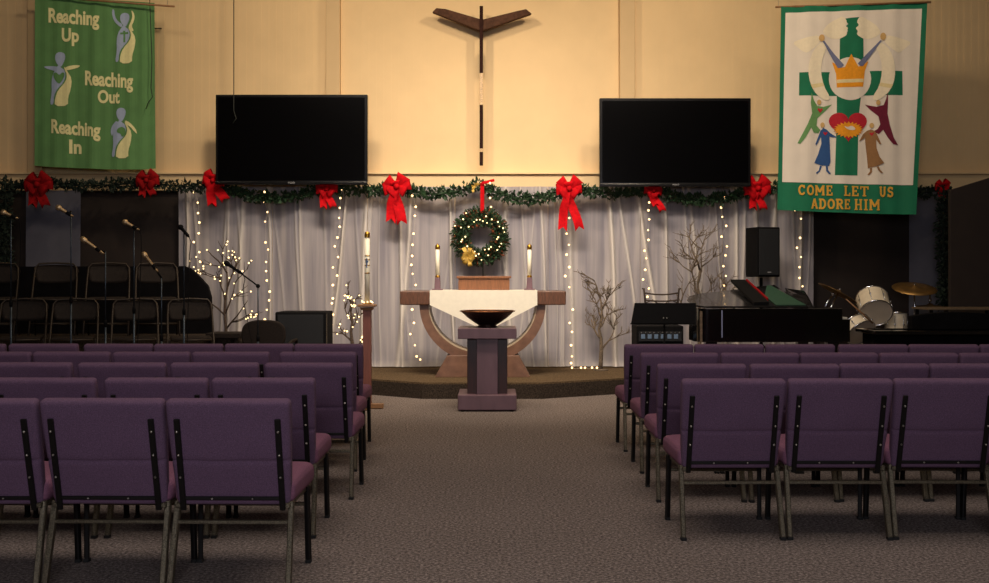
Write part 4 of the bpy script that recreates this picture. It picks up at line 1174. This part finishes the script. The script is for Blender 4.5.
# left green banner
lb = thing('green_banner', 'green cloth banner with Reaching Up, Reaching Out, Reaching In lettering', 'banner', P(95,168,13.45), 'hanging cloth banners')
LB = Banner(lb, lambda x: 13.42, lambda x,y: .014*math.sin(x*.17+.9*math.sin(x*.07)+y*.010)*(.4+.6*max(0,y)/168)+.004*math.sin(x*.51+y*.01))
LB.poly('cloth', [(35,-4),(60,-3),(95,-1),(125,1),(154.5,3),(154.8,90),(155.5,168.5),(140,169.5),(120,169.6),(95,168.8),(70,167.8),(50,167),(34,165.5),(34.5,80)], M_gfab, 0)
def cr1(p): return [(x/6.477+30, y/6.477) for x,y in p]
for (body, x0, x1, yb, h, sl) in [('Reaching',48.5,99.5,21.8,14,.07),('Up',62,79,41,13,.04),('Reaching',85,133.5,84.5,14,.07),('Out',98,120,102.5,12.5,.02),('Reaching',51.5,100.5,132.5,13.5,.085),('In',69.5,81.5,153,13.5,.03)]:
    LB.text('lettering', body, x0, x1, yb, h, M_cream, .006, sl, .035)
def figure(hx, hy, k, arms, emblem):
    T = lambda pts: [((x-615)/6.477*k+hx, (y-125)/6.477*k+hy) for x,y in pts]
    bl = T([(606,160),(590,185),(570,215),(560,262),(563,330),(550,400),(574,402),(578,345),(600,305),(636,268),(650,226),(640,190),(622,180)])
    LB.poly('figure_body', bl, M_blue, .006, 1)
    ye = T([(640,170),(660,200),(686,245),(680,310),(664,360),(664,410),(582,412),(584,362),(604,312),(650,262),(658,222),(640,186)])
    LB.poly('figure_robe', ye, M_cream, .006, 1)
    LB.poly('figure_head', T([(583,115),(590,92),(615,82),(642,92),(648,118),(636,150),(618,178),(600,160),(588,140)]), M_blue, .007, 1)
    A = arms
    LB.poly('figure_arm', [((x)/6.477*k+hx, (y)/6.477*k+hy) for x,y in A[0]], M_blue, .0065, 1)
    LB.poly('figure_arm', [((x)/6.477*k+hx, (y)/6.477*k+hy) for x,y in A[1]], M_cream, .0065, 1)
    if emblem == 'cross':
        LB.poly('cross_patch', T([(604,200),(618,200),(618,210),(638,208),(638,221),(618,222),(618,275),(606,275),(606,222),(586,224),(586,212),(604,211)]), M_gfab, .010)
    elif emblem == 'heart':
        LB.poly('heart_patch', T([(612,225),(625,208),(640,208),(644,225),(630,255),(610,280),(585,255),(572,228),(576,210),(592,206)]), M_gfab, .010, 1)
    else:
        LB.poly('globe_patch', T([(600,215),(625,205),(648,225),(640,262),(622,275),(612,250),(590,245),(588,228)]), M_gfab, .010, 1)
figure(125,19.3,1,[[(-82,-68),(-70,-62),(-66,-20),(-45,15),(-15,32),(-20,55),(-50,35),(-75,5),(-85,-35)],[(42,-58),(58,-45),(66,-12),(58,20),(45,45),(62,80),(35,75),(22,55),(38,20),(50,-10),(48,-35)]],'cross')
figure(60.5,59,1.07,[[(-105,46),(-60,42),(-10,48),(0,62),(-12,80),(-50,68),(-85,58)],[(120,38),(90,36),(45,46),(25,58),(40,72),(75,62),(112,50)]],'heart')
figure(121.3,114.2,1.0,[[(-25,38),(-60,70),(-72,110),(-62,145),(-50,120),(-42,90),(-15,75)],[(25,38),(60,55),(95,95),(106,130),(88,115),(60,80),(30,66)]],'globe')
b = nb(); pa_ = P(20,-5,13.42); pb_ = P(174.5,6.5,13.3); tube(b, [pa_+Vector((0,-.02,0)), pb_], .013, 8); o = obj('hanging_rod', b, M_tanw, lb)
b = nb(); q = P(151,0,13.33)
tube(b, [(q.x-.02,13.33,P(0,-8,13.33).z),P(150.5,20,13.33),P(152,60,13.33),P(151,88,13.33),P(152.5,97,13.33),P(148,103,13.33),P(146,109,13.33)], .006, 6); o = mesh_at('pull_cord', b, M_dwire, q); tag(o,'dark green cord dangling over right edge of green banner','cord')
# small picture hook to the right of the banner
b = nb(); a_ = P(156,28.5,13.74); box(b, a_+Vector((.03,0,0)), (.09,.02,.015), .003); o = mesh_at('wall_hook', b, M_frame, a_); tag(o,'small metal hook on the wall right of green banner','hook')

# right white banner
rb_ = thing('white_banner', 'white banner with green border, cross and Come Let Us Adore Him', 'banner', P(850,212,12.8), 'hanging cloth banners')
RB = Banner(rb_, lambda x: 12.95-(x-777)/150*.35, lambda x,y: .010*math.sin(x*.16+y*.01)+.005*math.sin(x*.37+1))
RB.poly('border_cloth', [(781,6.5),(830,5.5),(880,4),(927,2),(924,70),(920,140),(916,214.5),(880,214),(840,212.5),(800,211),(777.3,209.8),(779,140),(780.2,60)], M_gfab2, 0)
RB.poly('centre_cloth', [(785.6,12.8),(922,8.6),(918,90),(912.7,185.2),(850,184),(782.4,182),(784,90)], M_wfab, .004)
c1 = lambda pts: [(x/4.86+780, y/4.86) for x,y in pts]
c2 = lambda pts: [(x/4.167+780, y/4.167+80) for x,y in pts]
mir = lambda pts, c_: [(2*c_-x, y) for x,y in pts][::-1]
# cross
RB.poly('cross_patch', c1([(310,92),(345,87),(397,84),(376,100),(388,122),(372,132),(388,150),(382,168),(405,190),(406,290),(400,345),(595,345),(597,462),(393,464)])+c2([(326,160),(322,398),(228,396),(236,160)])+c1([(276,466),(92,464),(94,352),(288,350),(290,190),(320,168),(328,150),(318,128),(330,118)]), M_gfab2, .007)
RB.poly('wing_patch', c1([(58,208),(100,190),(150,178),(188,172),(196,200),(172,228),(130,258),(112,252),(96,238)]), M_cream2, .0075, 1)
RB.poly('wing_patch', mir(c1([(58,208),(100,190),(150,178),(188,172),(196,200),(172,228),(130,258),(112,252),(96,238)]), 852), M_cream2, .0075, 1)
RB.poly('wing_patch', c1([(202,160),(225,125),(262,98),(308,78),(326,108),(312,124),(332,138),(318,152),(326,170),(290,190),(240,186)]), M_cream2, .0085, 1)
RB.poly('wing_patch', mir(c1([(202,160),(225,125),(262,98),(308,78),(326,108),(312,124),(332,138),(318,152),(326,170),(290,190),(240,186)]), 851.5), M_cream2, .0085, 1)
RB.poly('halo_circle', ell(850,78.8,21.2,21.5,32), M_wfab, .010)
slv = c1([(196,206),(160,245),(136,310),(136,380),(158,440),(200,480),(235,492),(243,470),(212,420),(197,350),(203,290),(222,240),(235,215)])
RB.poly('sleeve_patch', slv, M_cream2, .0115, 1); RB.poly('sleeve_patch', mir(slv,851.2), M_cream2, .0115, 1)
cf = c1([(146,412),(205,402),(214,418),(156,430)]); RB.poly('cuff_patch', cf, M_cream3, .013); RB.poly('cuff_patch', mir(cf,851.2), M_cream3, .013)
RB.poly('crown_patch', c1([(253,302),(272,312),(290,330),(312,328),(328,295),(344,263),(360,292),(378,325),(400,318),(430,297),(412,345),(403,422),(275,426),(272,360)]), M_orange, .013)
RB.poly('crown_band', c1([(275,388),(404,383),(404,400),(275,405)]), M_cream3, .015)
tr_ = c1([(204,200),(212,198),(308,318),(296,330),(280,332)]); RB.poly('trumpet_patch', tr_, M_slate, .016); 
RB.poly('trumpet_patch', c1([(486,196),(492,200),(402,322),(386,322),(375,310)]), M_slate, .016)
RB.poly('head_patch', c1(ell(201,186,14,17)), M_skin, .016); RB.poly('head_patch', c1(ell(499,178,14,18)), M_skin, .016)
# heart and sunburst
hp = []
for i in range(40):
    t = 2*PI*i/40; x = 16*math.sin(t)**3; y = 13*math.cos(t)-5*math.cos(2*t)-2*math.cos(3*t)-math.cos(4*t)
    hp.append((283+x*5.0, 188-y*4.25))
RB.poly('heart_patch', c2(hp), M_heart, .010)
sb = [(284+(64 if i%2 else 50)*math.cos(2*PI*i/44), 208+(35 if i%2 else 26)*math.sin(2*PI*i/44)) for i in range(44)]
RB.poly('sunburst_patch', c2(sb), M_orange, .0125)
RB.poly('manger_patch', c2([(262,192),(280,198),(296,190),(314,202),(308,210),(280,208)]), M_wfab, .015, 1)
# figures
RB.poly('figure_patch', c2([(130,52),(140,85),(155,108),(180,112),(217,102),(185,132),(155,160),(152,190),(168,208),(160,222),(140,220),(128,198),(105,240),(84,266),(72,264),(92,225),(115,180),(132,140),(126,95)]), M_lgreen, .009)
RB.poly('figure_patch', c2([(448,50),(440,80),(430,105),(400,112),(354,102),(380,128),(408,152),(416,185),(405,205),(385,216),(410,226),(428,208),(450,245),(470,268),(492,272),(472,240),(456,190),(446,140),(448,95)]), M_maroon, .009)
RB.poly('figure_patch', c2([(180,200),(192,206),(210,222),(238,240),(215,238),(205,235),(208,290),(210,340),(204,358),(175,356),(142,346),(158,310),(172,265),(170,235),(152,272),(146,268),(158,238),(168,212)]), M_navy, .0125)
RB.poly('figure_patch', c2([(378,206),(392,212),(402,228),(420,268),(412,268),(398,248),(400,285),(412,320),(432,346),(400,360),(366,368),(362,320),(356,270),(354,240),(340,250),(328,256),(346,225),(362,212)]), M_brown, .0125)
for p_, m_ in ((c2([(166,356),(174,358),(166,380),(152,392),(150,386),(162,376)]),M_navy),(c2([(190,358),(198,358),(200,376),(212,390),(204,392),(192,380)]),M_navy),(c2([(374,368),(382,366),(382,384),(370,398),(364,394),(374,382)]),M_brown),(c2([(400,362),(408,360),(416,376),(428,388),(418,388),(406,376)]),M_brown)):
    RB.poly('leg_patch', p_, m_, .0125)
for (x,y) in ((162,93),(407,95),(176,188),(381,190)): RB.poly('head_patch', c2(ell(x,y,9,11,14)), M_skin, .016)
for (x,y,s_) in ((166,126,11),(188,223,9),(381,225,9)):
    RB.poly('heart_patch', c2([(x,y+s_),(x-s_,y-2),(x-s_*.7,y-s_*.8),(x,y-s_*.3),(x+s_*.7,y-s_*.8),(x+s_,y-2)]), M_heart, .016)
# slab-serif letters sewn as strokes: (polyline points, ...) in a unit box, serifs as short bars
_arc = lambda cx,cy,rx,ry,a0,a1,n=10: [(cx+rx*math.cos(math.radians(a0+(a1-a0)*i/n)), cy+ry*math.sin(math.radians(a0+(a1-a0)*i/n))) for i in range(n+1)]
GL = {
 'C': [_arc(.52,.5,.40,.42,45,315), [(.80,.98),(.80,.66)], [(.80,.30),(.80,.14)]],
 'O': [_arc(.5,.5,.40,.42,0,360,18)],
 'M': [[(.14,0),(.14,1)],[(.14,.95),(.5,.35),(.86,.95)],[(.86,0),(.86,1)],[(0,.06),(.30,.06)],[(.70,.06),(1,.06)],[(0,.94),(.2,.94)],[(.8,.94),(1,.94)]],
 'E': [[(.2,0),(.2,1)],[(0,.07),(.85,.07)],[(0,.93),(.82,.93)],[(.2,.5),(.6,.5)],[(.85,0),(.85,.3)],[(.80,1),(.80,.72)],[(.6,.38),(.6,.62)]],
 'L': [[(.25,0),(.25,1)],[(0,.07),(.88,.07)],[(0,.93),(.5,.93)],[(.88,0),(.88,.32)]],
 'T': [[(.5,0),(.5,1)],[(.04,.93),(.96,.93)],[(.05,1),(.05,.68)],[(.95,1),(.95,.68)],[(.28,.07),(.72,.07)]],
 'U': [[(.2,1),(.2,.4)]+_arc(.5,.38,.30,.30,180,360)+[(.8,1)],[(0,.94),(.4,.94)],[(.62,.94),(1,.94)]],
 'S': [_arc(.5,.72,.30,.21,30,240,8)+_arc(.5,.29,.32,.22,80,-150,10),[(.80,.98),(.80,.72)],[(.16,.02),(.16,.30)]],
 'A': [[(.14,0),(.5,1)],[(.5,1),(.86,0)],[(.26,.32),(.74,.32)],[(0,.06),(.3,.06)],[(.7,.06),(1,.06)]],
 'D': [[(.2,0),(.2,1)],[(0,.07),(.4,.07)]+_arc(.42,.5,.42,.43,-90,90)+[(0,.93)]],
 'R': [[(.2,0),(.2,1)],[(0,.93),(.45,.93)]+_arc(.5,.72,.30,.21,90,-90)+[(.2,.51)],[(.5,.5),(.82,.05)],[(0,.06),(.4,.06)],[(.7,.06),(1,.06)]],
 'H': [[(.2,0),(.2,1)],[(.8,0),(.8,1)],[(.2,.5),(.8,.5)],[(0,.06),(.4,.06)],[(.6,.06),(1,.06)],[(0,.94),(.4,.94)],[(.6,.94),(1,.94)]],
 'I': [[(.5,0),(.5,1)],[(.1,.06),(.9,.06)],[(.1,.94),(.9,.94)]],
}
def serif_text(body, x0, x1, yb, h, sl):
    wts = [{'I':.62,'M':1.3,'E':.9,'L':.85}.get(c_,1.0) for c_ in body]; tot = sum(wts); x = x0
    bm = nb(); kk = 0
    for c_, w_ in zip(body, wts):
        cw = (x1-x0)*w_/tot; gw = cw*.84
        for st_ in GL[c_]:
            pp = [(x+u*gw, yb - v*h + sl*(x+u*gw-x0)) for u,v in st_]
            for i in range(len(pp)-1):
                (ax,ay),(bx_,by_) = pp[i],pp[i+1]; L_ = math.hypot(bx_-ax,by_-ay)
                if L_ < 1e-6: continue
                short = len(pp) == 2 and (abs(st_[0][1]-st_[1][1]) < .01 or L_ < h*.4)
                t = (.62 if short else .95)
                if len(pp) > 2: t = .95
                nx_, ny_ = -(by_-ay)/L_*t, (bx_-ax)/L_*t; ex, ey = ((bx_-ax)/L_*.25, (by_-ay)/L_*.25) if len(pp) > 2 else (0,0)
                z = 0
                vs = [bm.verts.new(q) for q in ((ax+nx_-ex,ay+ny_-ey,z),(bx_+nx_+ex,by_+ny_+ey,z),(bx_-nx_+ex,by_-ny_+ey,z),(ax-nx_-ex,ay-ny_-ey,z))]
                bm.faces.new(vs)
        x += cw
    RB.finish('lettering', bm, M_ochre, .009)
serif_text('COME', 798, 834, 195, 10.2, .02); serif_text('LET', 843.5, 870, 196, 10.2, .02); serif_text('US', 879, 894.5, 197, 10.2, .02)
serif_text('ADORE', 811, 851.5, 208.7, 10.2, .02); serif_text('HIM', 854.5, 881, 210, 11, .02)
b = nb(); tube(b, [P(776,6.5,12.94)+Vector((0,.03,0)), P(932,1.5,12.55)+Vector((0,.03,0))], .013, 8); obj('hanging_rod', b, M_tanw, rb_)
b = nb()
for (x,y,d) in ((779,6,12.94),(929,1.5,12.57)):
    q = P(x,y,d); tube(b, [q+Vector((0,.03,0)), (q.x,q.y+.03,CZ)], .003, 4)
obj('hanging_wire', b, M_wire, rb_)
b = nb()
for (x,y,d) in ((36,-4,13.42),(168,5,13.32)):
    q = P(x,y,d); tube(b, [q+Vector((0,-.02,0)), (q.x,q.y-.02,CZ)], .003, 4)
obj('hanging_wire', b, M_wire, lb)

# ------------------------------------------------------------------ lights
def area(name, loc, target, size, size_y, power, col, spread=None):
    l = bpy.data.lights.new(name, 'AREA'); l.shape = 'RECTANGLE'; l.size = size; l.size_y = size_y; l.energy = power; l.color = col
    if spread: l.spread = math.radians(spread)
    o = bpy.data.objects.new(name, l); C.objects.link(o); o.location = loc
    o.rotation_euler = (Vector(target)-Vector(loc)).to_track_quat('-Z','Y').to_euler(); return o
def spot(name, loc, target, power, col, ang, blend=.6, r=.15):
    l = bpy.data.lights.new(name, 'SPOT'); l.energy = power; l.color = col; l.spot_size = math.radians(ang); l.spot_blend = blend; l.shadow_soft_size = r
    o = bpy.data.objects.new(name, l); C.objects.link(o); o.location = loc
    o.rotation_euler = (Vector(target)-Vector(loc)).to_track_quat('-Z','Y').to_euler(); return o
warm = (1.0,.79,.55)
spot('stage_spot', (-2.0,10.2,6.2), (-.8,13.8,2.6), 330, warm, 160, 1.0, .2)
spot('stage_spot', (2.2,10.2,6.2), (1.0,13.8,2.6), 330, warm, 160, 1.0, .2)
spot('side_fill_spot', (-4.6,10.6,6.2), (-5.6,13.8,3.4), 75, warm, 120, 1.0, .2)  # added spot, brightens the dark left wall and its banner
spot('side_fill_spot', (4.6,10.6,6.2), (5.6,13.8,3.4), 55, warm, 120, 1.0, .2)  # added spot, brightens the right side wall
area('stage_wash', (0,8.6,6.0), (0,13.2,1.2), 3.5, .8, 100, (1,.84,.68), 75)
area('hall_light', (0,5.0,6.2), (0,5.0,0), 8.0, 3.0, 190, (1,.85,.74))
area('fill_light', (0,-1.5,2.6), (0,7,.3), 3.0, 1.5, 140, (.90,.90,1.0))
w = bpy.data.worlds.new('World'); S.world = w; w.use_nodes = True
w.node_tree.nodes['Background'].inputs[0].default_value = (.55,.5,.5,1); w.node_tree.nodes['Background'].inputs[1].default_value = .05

# ------------------------------------------------------------------ camera
cd = bpy.data.cameras.new('Camera'); cam = bpy.data.objects.new('Camera', cd); C.objects.link(cam)
cam.location = (0,0,CH); cam.rotation_euler = (math.radians(90),0,0)
cd.sensor_width = 36; cd.sensor_fit = 'HORIZONTAL'; cd.lens = F/989*36; cd.shift_y = -(291.5-HY)/989
cd.clip_end = 100
S.camera = cam
S.view_settings.view_transform = 'Standard'; S.view_settings.look = 'None'; S.view_settings.exposure = 0; S.view_settings.gamma = 1
